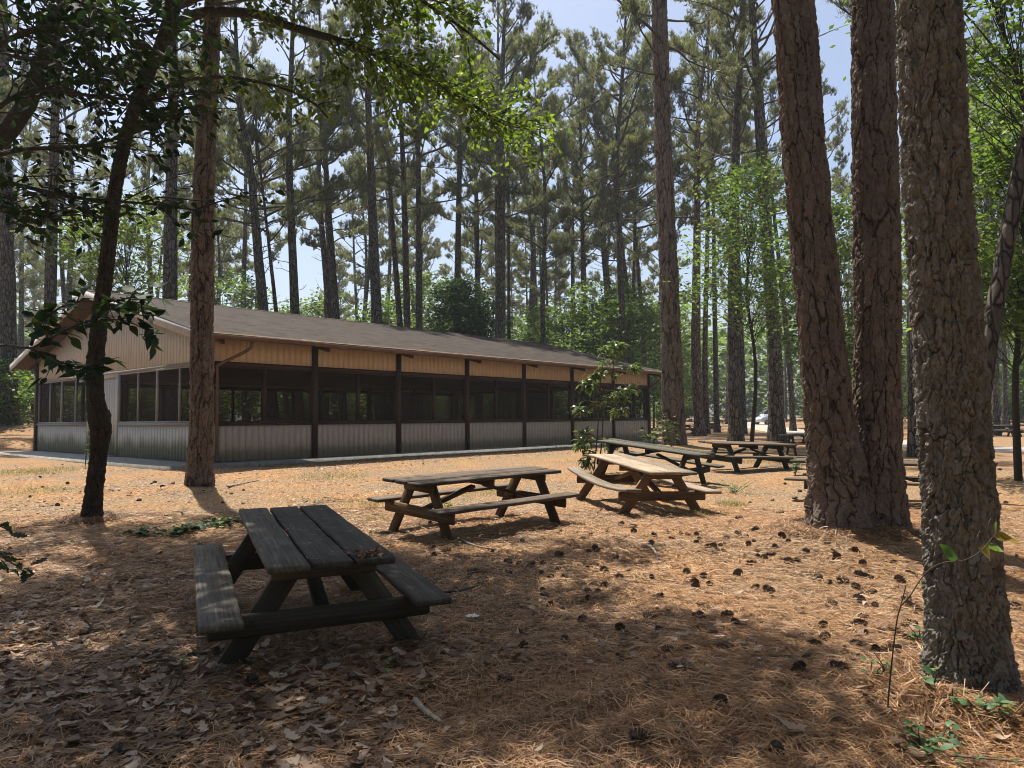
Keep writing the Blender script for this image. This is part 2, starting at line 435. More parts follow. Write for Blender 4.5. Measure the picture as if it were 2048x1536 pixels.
def siding_mat(name, base, algae):
    t = NT(name)
    pos = t.n('ShaderNodeTexCoord').outputs['Object']
    n = t.noise(t.mapping(pos, (1, 1, .15)), 9, 5, .6)
    c = t.ramp(n, [(.3, tuple(x * .86 for x in base)), (.7, tuple(min(1, x * 1.08) for x in base))])
    z = t.n('ShaderNodeSeparateXYZ', {0: pos}).outputs[2]
    if algae:
        e = t.math('ADD', z, t.math('MULTIPLY', t.noise(t.mapping(pos, (1, 1, .1)), .9, 3, .5), -1.15))
        e = t.math('ADD', e, .22)
        f = t.ramp(e, [(0.0, (1, 1, 1)), (.34, (0, 0, 0))])
        c = t.mix(t.math('MULTIPLY', f, .72), c, (.085, .10, .035))
    else:
        e = t.math('ADD', z, t.math('MULTIPLY', t.noise(pos, 3, 5, .7), -.45))
        f = t.ramp(e, [(0.0, (1, 1, 1)), (.2, (0, 0, 0))])
        c = t.mix(t.math('MULTIPLY', f, .5), c, (.14, .13, .09))
    return t.finish(t.principled(c, .7, t.bump(n, .2, .004), .3))
M['siding'] = siding_mat('painted_board_siding', (.44, .365, .285), False)
M['siding_end'] = siding_mat('painted_end_siding', (.45, .425, .37), True)
M['siding_up'] = siding_mat('bounce_tinted_upper_siding', (.50, .385, .275), False)  # warm ground bounce on the upper boards is put into their colour
M['trim'] = simple('dark_brown_trim', [(.3, (.030, .017, .012)), (.7, (.052, .031, .023))], 14, .55, .15, .003)
M['soffit'] = simple('brown_soffit', [(.3, (.060, .026, .018)), (.7, (.095, .042, .028))], 10, .65, .15, .003)
M['gutter'] = simple('brown_gutter', [(.3, (.085, .046, .028)), (.7, (.14, .08, .05))], 6, .5, .1, .003, (1, 1, 1))
M['fascia'] = simple('grey_fascia_paint', [(.3, (.36, .34, .32)), (.7, (.50, .48, .45))], 9, .65, .15, .003)
M['frame_lite'] = simple('grey_window_frame', [(.3, (.20, .19, .175)), (.7, (.29, .28, .26))], 9, .55, .1, .003)
M['interior'] = simple('dark_interior_wood', [(.3, (.045, .034, .026)), (.7, (.085, .065, .05))], 6, .8, .2, .004)
M['concrete'] = simple('stained_concrete', [(.25, (.15, .145, .12)), (.5, (.26, .25, .225)), (.75, (.36, .35, .32))], 3.5, .9, .3, .006)
M['gravel'] = simple('pale_gravel', [(.3, (.22, .19, .165)), (.5, (.31, .28, .245)), (.7, (.40, .37, .33))], 14, .95, .5, .02)
M['lawn'] = simple('lawn_turf', [(.3, (.07, .115, .02)), (.7, (.17, .22, .05))], 5, .95, .4, .02)
M['cone'] = simple('pine_cone_scales', [(.35, (.035, .022, .015)), (.52, (.095, .062, .042)), (.7, (.26, .19, .135))], 55, .75, .3, .003)
M['cone_grey'] = simple('weathered_cone_scales', [(.35, (.055, .045, .038)), (.55, (.15, .125, .105)), (.75, (.34, .29, .245))], 55, .8, .3, .003)
M['stick'] = simple('bleached_stick', [(.3, (.16, .12, .09)), (.7, (.34, .28, .22))], 25, .9, .3, .003)
M['cream'] = simple('cream_painted_post', [(.3, (.50, .44, .24)), (.7, (.60, .54, .32))], 9, .6, .1, .002)
M['white'] = simple('white_painted_board', [(.3, (.62, .62, .60)), (.7, (.74, .74, .72))], 9, .5, .05, .002)
M['teal'] = simple('teal_tag', [(.3, (.08, .26, .25)), (.7, (.12, .32, .31))], 9, .5, .05, .002)
M['lichen'] = simple('pale_lichen', [(.3, (.55, .54, .47)), (.7, (.75, .74, .68))], 40, .9, .5, .004)

def shingle_mat():
    t = NT('asphalt_shingles')
    uv = t.attr('gc').outputs['Vector']
    br = t.n('ShaderNodeTexBrick', {'Vector': uv, 'Color1': (.022, .019, .018, 1), 'Color2': (.115, .10, .088, 1), 'Mortar': (.045, .04, .037, 1), 'Scale': 1.0, 'Mortar Size': .012, 'Brick Width': .40, 'Row Height': .15, 'Bias': -.1})
    n = t.noise(uv, 1.2, 5, .7); n2 = t.noise(uv, 60, 3, .6)
    c = t.mix(.55, br.outputs['Color'], t.ramp(n2, [(.3, (.08, .07, .065)), (.7, (.50, .46, .42))]), 'OVERLAY')
    c = t.mix(t.ramp(n, [(.42, (0, 0, 0)), (.66, (.7, .7, .7))]), c, (.085, .058, .040))
    c = t.mix(1.0, c, (.56, .54, .53), 'MULTIPLY')  # tree shade over the roof put into the colour as an even darkening
    nl = t.math('ADD', t.n('ShaderNodeSeparateXYZ', {0: uv}).outputs[1], t.math('MULTIPLY', t.noise(uv, 5, 4, .7), -.9))
    c = t.mix(t.math('MULTIPLY', t.ramp(t.math('ADD', nl, .35), [(.02, (1, 1, 1)), (.16, (0, 0, 0))]), .6), c, (.20, .125, .07))
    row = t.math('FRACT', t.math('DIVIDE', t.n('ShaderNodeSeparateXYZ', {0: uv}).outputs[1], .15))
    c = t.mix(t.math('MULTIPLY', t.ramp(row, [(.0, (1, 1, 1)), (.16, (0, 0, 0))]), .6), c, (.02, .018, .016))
    hb = t.math('ADD', t.math('MULTIPLY', row, -1.0), t.math('MULTIPLY', n2, .35))
    return t.finish(t.principled(c, .92, t.bump(hb, .8, .015), .2))
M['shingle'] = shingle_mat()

def screen_mat():
    t = NT('insect_screen')
    d = t.principled((.026, .017, .012), .8, spec=.1)
    tr = t.n('ShaderNodeBsdfTransparent', {'Color': (1, 1, 1, 1)})
    mx = t.n('ShaderNodeMixShader', {0: .50, 1: tr.outputs[0], 2: d.outputs[0]})
    return t.finish(mx)
M['screen'] = screen_mat()
def glossy(name, col, rough=.25, metal=0.0, spec=.5):
    t = NT(name); return t.finish(t.principled(col, rough, spec=spec, metal=metal))
M['carpaint'] = glossy('white_car_paint', (.6, .62, .66), .25)
M['carglass'] = glossy('dark_car_glass', (.03, .04, .05), .08)
M['tyre'] = glossy('black_tyre_rubber', (.02, .02, .02), .8)
M['rim'] = glossy('grey_wheel_rim', (.4, .4, .42), .35, .7)
M['lamp'] = glossy('clear_headlight', (.55, .56, .55), .15)

# ------------------------------------------------------------------ sunlit clearing (gaps in the canopy along the sun's path)
LIT_PX = [(170, 940), (420, 930), (800, 915), (1170, 900), (1180, 955), (1330, 985), (1480, 1025), (1620, 1045), (1850, 1085), (1850, 1215), (1700, 1260), (1450, 1185), (1220, 1115), (1000, 1100), (790, 1090), (520, 1010), (260, 1015)]
LIT = np.array([G(*p)[:2] for p in LIT_PX])
ROOF_GAP = [(-8.5, 18.5), (-4.5, 23), (1, 29.5), (6, 35.5), (3.5, 37), (-2, 31), (-6, 26.5), (-10.5, 21.5)]
def in_poly(x, y, poly):
    ins = np.zeros(x.shape, bool); n = len(poly)
    for i in range(n):
        x0, y0 = poly[i]; x1, y1 = poly[(i + 1) % n]
        c = ((y0 > y) != (y1 > y)) & (x < (x1 - x0) * (y - y0) / (y1 - y0 + 1e-12) + x0)
        ins ^= c
    return ins
def shade_keep(pts, keep=.03, r=None, jit=.25):
    """which foliage points stay: those whose shadow would fall in the clearing are mostly missing (the gap in the canopy)"""
    h = pts[:, 2] - .15
    k = h / sun_dir[2]
    sx = pts[:, 0] - sun_dir[0] * k; sy = pts[:, 1] - sun_dir[1] * k
    sx = sx + (vnoise(sx * 1.3, sy * 1.3, 3) - .5) * 1.0; sy = sy + (vnoise(sx * 1.3, sy * 1.3, 9) - .5) * 1.0
    ins = in_poly(sx, sy, LIT)
    k2 = (pts[:, 2] - 4.3) / sun_dir[2]
    rx = pts[:, 0] - sun_dir[0] * k2; ry = pts[:, 1] - sun_dir[1] * k2
    roof = in_poly(rx, ry, ROOF_GAP) & (pts[:, 2] > 6) & (vnoise(rx * .8, ry * .8, 5) > .35)
    cl = vnoise(sx * 2.2, sy * 2.2, 21)
    rr = rng.random(len(pts))
    return ~(ins & (rr > keep))

# ================================================================== SETTING
def build_ground():
    def axis(lo, hi, near0, near1, fine, grow):
        xs = list(np.arange(near0, near1 + 1e-6, fine)); s = fine; x = near1
        while x < hi: s *= grow; x += s; xs.append(x)
        s = fine; x = near0; pre = []
        while x > lo: s *= grow; x -= s; pre.append(x)
        return np.array(pre[::-1] + xs)
    xs = axis(-420, 420, -7, 7, .07, 1.06); ys = axis(-30, 620, 1.0, 15, .07, 1.05)
    X, Y = np.meshgrid(xs, ys, indexing='ij')
    Z = gz(X.ravel(), Y.ravel()).reshape(X.shape)
    near = np.clip(1 - np.hypot(X, Y - 6) / 30, 0, 1)
    Z = Z + near * (.05 * (vnoise(X * 1.1, Y * 1.1, 1) - .5) + .035 * (vnoise(X * 4.3, Y * 4.3, 2) - .5) + .034 * (vnoise(X * 9.5, Y * 9.5, 4) - .5))
    nx, ny = len(xs), len(ys)
    i, j = np.meshgrid(np.arange(nx - 1), np.arange(ny - 1), indexing='ij')
    q = np.stack([i * ny + j, (i + 1) * ny + j, (i + 1) * ny + j + 1, i * ny + j + 1], -1).reshape(-1, 4)
    o = mesh_obj('ground', np.stack([X, Y, Z], -1).reshape(-1, 3), [q], M['ground'], smooth=True)
    tag(o, 'forest floor covered in orange pine straw and fallen leaves', 'ground', kind='structure')
build_ground()

def ribbon(name, pts, widths, mat, label, cat, lift=.03, n=60):
    c = smooth_path(np.array([(x, y, 0) for x, y in pts]), n)
    w = np.interp(np.linspace(0, 1, n), np.linspace(0, 1, len(widths)), widths)
    t = unit(np.gradient(c, axis=0)); nn = np.stack([-t[:, 1], t[:, 0], 0 * t[:, 0]], 1)
    V = []
    for k in range(7):
        s = (k / 6 - .5) * 2
        e = (vnoise(np.arange(n) * .7, np.full(n, k * 3.), 8) - .5) * .5 if k in (0, 6) else 0
        p = c + nn * ((w / 2 * s + e)[:, None] if np.ndim(e) else (w / 2 * s)[:, None])
        p[:, 2] = gz(p[:, 0], p[:, 1]) + lift - (.06 if k in (0, 6) else 0)
        V.append(p)
    V = np.stack(V, 1).reshape(-1, 3)
    i, j = np.meshgrid(np.arange(n - 1), np.arange(6), indexing='ij')
    q = np.stack([i * 7 + j, i * 7 + j + 1, (i + 1) * 7 + j + 1, (i + 1) * 7 + j], -1).reshape(-1, 4)
    return tag(mesh_obj(name, V, [q], mat, smooth=True), label, cat, kind='structure')
ribbon('path', [(45, 22), (28, 23), (18.5, 27), (18, 36), (21, 52), (28.5, 84), (40, 120)], [5, 5, 4.5, 4.5, 5, 5, 5], M['gravel'], 'pale gravel track curving away between the far pine trunks', 'path')
ribbon('lawn', [(-62, 50), (-45, 62), (-30, 75)], [16, 24, 26], M['lawn'], 'bright strip of lawn beyond the far end of the building', 'lawn', .04)

# ================================================================== BUILDING
SB = 1.1
BC = np.array([-7.4376 * SB, 17.7767 * SB, CAM_Z - 1.0386 * SB]); TH = .7164
BL = np.array([math.sin(TH), math.cos(TH), 0]); BE = np.array([-math.cos(TH), math.sin(TH), 0]); BZ = np.array([0, 0, 1.])
BAY, BW, HEAD, SILL = 2.9961 * SB, 13.056 * SB, 2.5197 * SB, .97 * SB
NB = 7; BLEN = BAY * NB

def build_building():
    # local frame: x along the long side, y towards the far long side, z up; origin at the near corner on the slab
    root = empty('picnic_pavilion', BC)
    root.matrix_world = Matrix(((BL[0], BE[0], 0, BC[0]), (BL[1], BE[1], 0, BC[1]), (0, 0, 1, BC[2]), (0, 0, 0, 1)))
    tag(root, 'long low tan pavilion with screened windows and a shingled gable roof', 'building')
    SL = .255; EO, RO, RT_ = .85, .75, .14
    eave_z = 3.79 - BC[2]
    roof_z = lambda y: eave_z + SL * (EO + min(y, BW - y))         # top of roof above local y
    m = MB(); m.box((-1.35, -.42, -.45), (BLEN + .5, BW + .42, 0.0)); m.build('slab', M['concrete'], root)
    fl = MB(); fl.box((.12, .12, .004), (BLEN - .12, BW - .12, .012)); fl.build('floor', M['concrete'], root)
    ax = {'x': lambda a0, a1, d0, d1, z0, z1: ((a0, d0, z0), (a1, d1, z1)), 'y': lambda a0, a1, d0, d1, z0, z1: ((d0, a0, z0), (d1, a1, z1))}
    def siding(name, a, a0, a1, z0, z1, face, out, mat, pitch=.2, topf=None):
        """boards with grooves; a axis, face = outer plane, out = outward sign"""
        mb = MB(); n = max(1, round((a1 - a0) / pitch)); w = (a1 - a0) / n
        d = sorted((face, face - out * .03)); b = sorted((face - out * .012, face - out * .10))
        for k in range(n):
            p, q = a0 + k * w + .0045, a0 + (k + 1) * w - .0045
            if topf:
                zt0, zt1 = topf(p), topf(q)
                lo, hi = ax[a](p, q, d[0], d[1], z0, 1.0)
                V = np.array([(lo[0], lo[1], z0), (hi[0], lo[1], z0), (hi[0], hi[1], z0), (lo[0], hi[1], z0), (lo[0], lo[1], 0), (hi[0], lo[1], 0), (hi[0], hi[1], 0), (lo[0], hi[1], 0)])
                for r in range(4, 8): V[r, 2] = topf(V[r, 1] if a == 'y' else V[r, 0])
                mb.add(V, [np.array([(0, 3, 2, 1), (4, 5, 6, 7), (0, 1, 5, 4), (1, 2, 6, 5), (2, 3, 7, 6), (3, 0, 4, 7)])])
            else: mb.box(*ax[a](p, q, d[0], d[1], z0, z1))
        if topf:
            nn = 8
            for k in range(nn):
                p, q = a0 + (a1 - a0) * k / nn, a0 + (a1 - a0) * (k + 1) / nn
                mb.box(*ax[a](p, q, face - out * .035 if out < 0 else face - out * .08, face - out * .08 if out < 0 else face - out * .035, z0, min(topf(p), topf(q)) - .01))
        else: mb.box(*ax[a](a0 + .001, a1 - .001, min(face - out * .032, face - out * .10), max(face - out * .032, face - out * .10), z0 + .001, z1 - .001))
        return mb.build(name, mat, root)
    def window(a, a0, a1, z0, z1, face, out, mats, muls, wide=()):
        f = MB(); t = .055
        d0, d1 = sorted((face - out * .005, face - out * .075))
        f.box(*ax[a](a0, a1, d0, d1, z1 - t, z1)); f.box(*ax[a](a0, a1, d0, d1, z0, z0 + t))
        f.box(*ax[a](a0, a0 + t, d0, d1, z0 + t, z1 - t)); f.box(*ax[a](a1 - t, a1, d0, d1, z0 + t, z1 - t))
        for mu in muls:
            h = .06 if mu in wide else .032
            f.box(*ax[a](mu - h, mu + h, d0, d1, z0 + t, z1 - t))
        w = f.build('window', mats, root)
        s = MB(); e = face - out * .05
        x0, x1 = a0 + t * .6, a1 - t * .6
        V = [(x0, e, z0 + t * .6), (x1, e, z0 + t * .6), (x1, e, z1 - t * .6), (x0, e, z1 - t * .6)]
        if a == 'y': V = [(q, p, r) for p, q, r in V]
        s.add(V, [np.array([(0, 1, 2, 3)])]); s.build('screen', M['screen'], w)
    side_top = lambda: eave_z + SL * EO - .16
    for side in (0, 1):
        face = 0.0 if side == 0 else BW; out = -1 if side == 0 else 1
        for k in range(NB):
            x0, x1 = k * BAY + .085, (k + 1) * BAY - .085
            siding('lower_wall', 'x', x0, x1, .02, SILL - .06, face, out, M['siding'])
            siding('upper_wall', 'x', x0, x1, HEAD + .001, side_top(), face, out, M['siding_up'])
            sm = MB(); d = sorted((face + out * .03, face - out * .12))
            sm.box((x0, d[0], SILL - .06), (x1, d[1], SILL)); sm.build('sill', M['trim'], root)
            hm = MB(); d = sorted((face + out * .012, face - out * .09))
            hm.box((x0, d[0], HEAD - .10), (x1, d[1], HEAD)); hm.build('header', M['trim'], root)
            window('x', x0, x1, SILL, HEAD - .10, face, out, M['trim'], [(x0 + x1) / 2], [(x0 + x1) / 2])
        for k in range(NB + 1):
            pm = MB(); x = k * BAY
            w = .085
            d = sorted((face + out * .06, face - out * .13))
            pm.box((x - w, d[0], 0), (x + w, d[1], side_top() + .02))
            # outrigger carrying the eave
            o0, o1 = sorted((face + out * .061, face + out * (EO - .12)))
            zb = lambda y: 0
            V = np.array([(x - .045, o0, 0), (x + .045, o0, 0), (x + .045, o1, 0), (x - .045, o1, 0)] * 2, float)
            for r in range(4):
                yy = V[r, 1]; top = eave_z + SL * (EO - abs(yy - face)) - RT_ - .002
                V[r, 2] = top - .15; V[r + 4, 2] = top
            pm.add(V, [np.array([(0, 3, 2, 1), (4, 5, 6, 7), (0, 1, 5, 4), (1, 2, 6, 5), (2, 3, 7, 6), (3, 0, 4, 7)])])
            pm.build('post', M['trim'], root)
    # ends
    for end in (0, 1):
        face = 0.0 if end == 0 else BLEN; out = -1 if end == 0 else 1
        F = face + out * .004
        siding('gable_wall', 'y', .14, BW - .14, HEAD + .02, 0, F, out, M['siding_end'] if end == 0 else M['siding'], .2, lambda y: roof_z(y) - RT_ - .01)
        hm = MB(); d = sorted((F + out * .02, F - out * .09)); hm.box((d[0], .14, HEAD - .06), (d[1], BW - .14, HEAD + .015)); hm.build('header', M['frame_lite'], root)
        secs = [(.14, 6.17, [1.81, 3.3, 4.68], [3.3]), (8.86, BW - .14, [10.13, 11.59, 12.88], [11.59])]
        for a0, a1, muls, wide in secs:
            siding('lower_wall', 'y', a0, a1, .02, SILL - .05, F, out, M['siding_end'] if end == 0 else M['siding'], .2)
            sm = MB(); d = sorted((F + out * .05, F - out * .1)); sm.box((d[0], a0, SILL - .05), (d[1], a1, SILL + .02)); sm.build('sill', M['frame_lite'], root)
            window('y', a0, a1, SILL + .02, HEAD - .06, F, out, M['frame_lite'], muls, wide)
        dr = siding('door', 'y', 6.30, 8.56, .06, HEAD - .20, F - out * .012, out, M['siding_end'] if end == 0 else M['siding'], .2)
        fr = MB(); d = sorted((F + out * .025, F - out * .11))
        for a0, a1, z0, z1 in ((6.17, 6.295, 0, HEAD - .06), (8.565, 8.86, 0, HEAD - .06), (6.296, 8.564, HEAD - .19, HEAD - .061)): fr.box((d[0], a0, z0), (d[1], a1, z1))
        fr.build('door_frame', M['trim'] if end else M['siding_end'], root)
        th = MB(); d = sorted((F + out * .18, F - out * .05)); th.box((d[0], 6.30, .001), (d[1], 8.56, .055)); th.build('threshold', M['concrete'], root)
        hd = MB(); d = F + out * .06
        hd.tube([(F + out * .012, 7.30, 1.02), (d, 7.30, 1.02), (d, 7.30, 1.16), (F + out * .012, 7.30, 1.16)], .012, 6); hd.build('handle', M['bolt'], dr)
    # interior ceiling (keeps the inside dark) and tie beams
    cm = MB(); cm.box((.13, .13, HEAD + .12), (BLEN - .13, BW - .13, HEAD + .16)); cm.build('ceiling', M['interior'], root)
    # roof
    x0, x1 = -RO, BLEN + RO
    yc = BW / 2; za, zr = eave_z, eave_z + SL * (EO + yc)
    V = []; gcs = []
    sl = math.hypot(EO + yc, zr - za)
    nx = 40
    rf = MB()
    for side in (0, 1):
        y0 = -EO if side == 0 else BW + EO
        xs = np.linspace(x0, x1, nx); ts = np.linspace(0, 1, 12)
        X, T = np.meshgrid(xs, ts, indexing='ij')
        Yv = y0 + (yc - y0) * T; sag = -.02 * np.sin(X * 1.3) * np.sin(T * 3.1) - .012 * np.sin(X * 3.7 + T * 4)
        Zv = za + (zr - za) * T + sag * (T > 0.01) * (T < .99)
        V = np.stack([X, Yv, Zv], -1).reshape(-1, 3); gc = np.stack([X, T * sl, 0 * X], -1).reshape(-1, 3)
        i, j = np.meshgrid(np.arange(nx - 1), np.arange(11), indexing='ij')
        q = np.stack([i * 12 + j, (i + 1) * 12 + j, (i + 1) * 12 + j + 1, i * 12 + j + 1], -1).reshape(-1, 4)
        rf.add(V, [q if side == 0 else q[:, ::-1]], gc=gc)
        # edge strip under the shingles
        e = np.array([(x0, y0, za), (x1, y0, za), (x1, y0, za - .03), (x0, y0, za - .03)])
        rf.add(e, [np.array([(0, 3, 2, 1)])], gc=np.zeros((4, 3)))
    cap = np.array([(x0, yc - .15, zr - SL * .15 + .012), (x1, yc - .15, zr - SL * .15 + .012), (x1, yc, zr + .03), (x0, yc, zr + .03), (x0, yc + .15, zr - SL * .15 + .012), (x1, yc + .15, zr - SL * .15 + .012)])
    rf.add(cap, [np.array([(0, 1, 2, 3), (3, 2, 5, 4)])], gc=cap)
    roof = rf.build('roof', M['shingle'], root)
    sf = MB()
    for side in (0, 1):
        y0 = -EO + .02 if side == 0 else BW + EO - .02
        a = np.array([(x0 + .03, y0, za - RT_), (x1 - .03, y0, za - RT_), (x1 - .03, yc, zr - RT_), (x0 + .03, yc, zr - RT_)])
        sf.add(a, [np.array([(0, 3, 2, 1)]) if side == 0 else np.array([(0, 1, 2, 3)])])
    sf.build('soffit', M['soffit'], roof)
    for end in (0, 1):
        bx = (x0, x0 + .03) if end == 0 else (x1 - .03, x1)
        for side in (0, 1):
            y0 = -EO if side == 0 else BW + EO
            fb = MB()
            V = np.array([(bx[0], y0, za - .24), (bx[1], y0, za - .24), (bx[1], yc, zr - .24), (bx[0], yc, zr - .24), (bx[0], y0, za - .006), (bx[1], y0, za - .006), (bx[1], yc, zr - .006), (bx[0], yc, zr - .006)])
            fb.add(V, [np.array([(0, 3, 2, 1), (4, 5, 6, 7), (0, 1, 5, 4), (1, 2, 6, 5), (2, 3, 7, 6), (3, 0, 4, 7)])])
            fb.build('fascia', M['fascia'], roof)
    for side in (0, 1):
        o = -1 if side == 0 else 1; y0 = -EO if side == 0 else BW + EO
        g = MB()
        pr = [(0.0, -.03), (0.0, -.14), (.03, -.155), (.09, -.155), (.12, -.10), (.125, -.035), (.115, -.035), (.108, -.095), (.085, -.145), (.03, -.145), (.01, -.13), (.01, -.03)]
        xs = np.linspace(x0 + .031, x1 - .031, 24); n = len(pr)
        V = np.concatenate([[(x, y0 + o * a, za + b + .012 * math.sin(x * .9) - .01 * math.sin(x * 2.3)) for a, b in pr] for x in xs])
        i, j = np.meshgrid(np.arange(len(xs) - 1), np.arange(n), indexing='ij')
        q = np.stack([i * n + j, (i + 1) * n + j, (i + 1) * n + (j + 1) % n, i * n + (j + 1) % n], -1).reshape(-1, 4)
        g.add(V, [q if side else q[:, ::-1], np.array([range(n), range(len(xs) * n - 1, (len(xs) - 1) * n - 1, -1)])])
        g.build('gutter', M['gutter'], roof)
        for xd, xw in ((.72, .16), (BLEN - .25, BLEN - .16)):
            d = MB(); wy = -.13 if side == 0 else BW + .13
            pts = smooth_path([(xd, y0 + o * .06, za - .15), (xd, y0 + o * .06, za - .30), (xd - (xd - xw) * .25, y0 + o * .06 + (wy - y0) * .25, za - .45), (xw, wy, za - .80), (xw, wy, za - 1.0), (xw, wy, .25), (xw, wy + o * .02, .14), (xw, wy + o * .16, .07)], 26)
            d.tube(pts, .045, 8); d.build('downspout', M['gutter'], root)
    v = MB()   # small wall tap on the last bay
    xx = BLEN - .75
    v.tube([(xx, 0, .62), (xx, -.09, .62)], .03, 8); v.tube([(xx - .08, -.09, .64), (xx + .1, -.10, .62)], .03, 8); v.tube([(xx, -.09, .62), (xx, -.10, .54)], .02, 8)
    v.build('wall_tap', M['bolt'], root)
    return root
build_building()

# ================================================================== PICNIC TABLES
def picnic_table(loc, th, L, w, Ls, so, si, lu, lv, tu, tv, top, frame, label, H=.684, HS=.405, detail=True, group='picnic tables under the pines', bow=(0, 0), name='picnic_table', gap=.016, nplank=3):
    u = unit(np.array([math.cos(th), math.sin(th), tu])); v = np.array([-math.sin(th), math.cos(th), tv]); v = unit(v - u * np.dot(u, v)); k = np.cross(u, v)
    root = empty(name, loc)
    root.matrix_world = Matrix(((u[0], v[0], k[0], loc[0]), (u[1], v[1], k[1], loc[1]), (u[2], v[2], k[2], loc[2]), (0, 0, 0, 1)))
    tag(root, label, 'picnic table', group)
    X, Y, Z = np.eye(3)
    T = .042; pw = (w - gap * (nplank - 1)) / nplank
    for i in range(nplank):
        m = MB(); y = -w / 2 + pw / 2 + i * (pw + gap); dl = rng.uniform(-.02, .02)
        m.board((dl, y, H - T / 2 + rng.uniform(-.004, .003)), X, Y, Z, L + rng.uniform(-.02, .02), pw, T, .008, 10 if detail else 1, (lambda t, a=rng.uniform(-.006, .006): a * (2 * t / L) ** 2) if detail else None, rough=.010 if detail else 0)
        m.build('plank', top, root)
    sw = so - si
    for sgn in (-1, 1):
        m = MB(); b = bow[0] if sgn < 0 else bow[1]
        m.board((0, sgn * (so + si) / 2, HS - T / 2), X, Y, Z, Ls, sw, T, .009, 12 if detail else 1, (lambda t: b * ((2 * t / Ls) ** 2 - .35)) if b else None, rough=.010 if detail else 0)
        m.build('seat', top, root)
    bw, bt = .135, .042
    zc = H - T - bw * .5 * .8
    for e in (-1, 1):
        for sgn in (-1, 1):
            foot = np.array([e * lu, sgn * (lv - .07), -.06]); head = np.array([e * lu, sgn * .17, H - T - .003])
            d = unit(head - foot); n = np.cross(d, X)
            m = MB(); m.board((foot + head) / 2, d, n, X, np.linalg.norm(head - foot), bw, bt, .005, 2, rough=.006 if detail else 0); m.build('leg', frame, root)
        zb = HS - T - bw / 2 - .001
        m = MB(); m.board((e * (lu + bt + .002), 0, zb), Y, Z, X, 2 * so - .10, bw, bt, .012, 4, rough=.006 if detail else 0)
        bm = m.build('seat_beam', frame, root)
        m = MB(); m.board((e * (lu + bt + .002), 0, H - T - .055), Y, Z, X, w - .10, .10, bt, .012, 2); m.build('top_cleat', frame, root)
        if detail:
            bb = MB()
            fy = lv - .07 - (lv - .07 - .17) * (zb + .06) / (H - T + .06)
            for s2 in (-1, 1):
                for q in (-.03, .035):
                    c0 = np.array([e * (lu + bt * 1.5 + .002), s2 * (fy + q), zb + q * .8])
                    bb.tube([c0, c0 + X * e * .008], .011, 8)
            bb.build('bolt', M['bolt'], bm)
        a = np.array([e * (lu - .02 - bt * .5), 0, zb + .02]); b = np.array([e * .10, 0, H - T - .11])
        d = unit(b - a); m = MB(); m.board((a + b) / 2, d, Y, np.cross(d, Y), np.linalg.norm(b - a), .09, bt, .005, 1); m.build('brace', frame, root)
    m = MB(); m.board((0, 0, H - T - .05), Y, Z, X, w - .10, .09, bt, .008, 2); m.build('top_cleat', frame, root)
    return root

s9 = .9
def fit_table(x, y, th, z, d, top, frame, label, **kw):
    return picnic_table((x * s9, y * s9, CAM_Z + (z - 1.5) * s9), th, d['L'] * s9, d['w'] * s9, d['Ls'] * s9, d['so'] * s9, d['si'] * s9, d['lu'] * s9, d['lv'] * s9, d['tu'], d['tv'], top, frame, label, **kw)
fit_table(-1.701, 5.932, 1.997, -.139, dict(L=2.58, w=.82, Ls=2.63, so=.803, si=.548, lu=.93, lv=.773, tu=.030, tv=-.003), M['wood_black'], M['wood_olive'], 'nearest picnic table, nearly black weathered planks with leaf debris on one corner', gap=.022)
fit_table(-.509, 10.515, .808, -.047, dict(L=2.832, w=.72, Ls=2.77, so=.776, si=.521, lu=1.055, lv=.70, tu=.006, tv=.055), M['wood_brown'], M['wood_brown_frame'], 'dark brown picnic table side-on in the sun, directly behind the black one')
fit_table(2.166, 12.808, 1.79, -.037, dict(L=2.973, w=.769, Ls=3.04, so=.808, si=.545, lu=1.032, lv=.80, tu=.049, tv=.02), M['wood_tan'], M['wood_tan_frame'], 'sunlit picnic table with bleached tan top, orange legs and a sagging bench', bow=(.02, .075))
fit_table(3.19, 16.695, 2.35, .09, dict(L=2.767, w=.719, Ls=2.75, so=.80, si=.52, lu=.98, lv=.72, tu=.10, tv=-.03), M['wood_green'], M['wood_green_frame'], 'mossy greenish picnic table tilted behind the bleached tan one')
fit_table(6.436, 19.971, .503, .035, dict(L=2.98, w=.789, Ls=2.80, so=.80, si=.53, lu=.95, lv=.70, tu=-.037, tv=.06), M['wood_brown'], M['wood_green_frame'], 'dark picnic table side-on between the mossy table and the twin pine')
def far_table(x, y, th, label, top='wood_green', frame='wood_green_frame', det=False):
    return picnic_table((x, y, float(gz(x, y))), th, 2.5, .7, 2.5, .74, .48, .88, .66, 0, 0, M[top], M[frame], label, detail=det)
far_table(6.02, 12.15, -.62, 'picnic table standing half hidden behind the base of the twin pine', 'wood_brown', 'wood_brown_frame', True)
far_table(10.2, 24.2, -.12, 'greenish picnic table further back, left of the twin pine trunk', 'wood_green')
far_table(15.2, 35.2, .1, 'small distant picnic table just visible above the greenish one beside the twin pine')
far_table(29.3, 43.6, .05, 'dark picnic table far off at the right edge behind the gravel track', 'wood_black', 'wood_olive')
far_table(30.2, 45.6, .05, 'second dark picnic table tucked behind the one at the right edge', 'wood_black', 'wood_olive')
p = G(1312, 872); far_table(p[0], p[1], .2, 'dark picnic table in shade right of the pavilion corner', 'wood_black', 'wood_olive')
p = G(1382, 870); far_table(p[0] , p[1] + 1, .5, 'picnic table in deep shade behind the big pine at the pavilion corner', 'wood_brown', 'wood_olive')
p = G(1424, 862); far_table(p[0], p[1], 1.2, 'picnic table seen end-on between two far pine trunks', 'wood_brown', 'wood_olive')
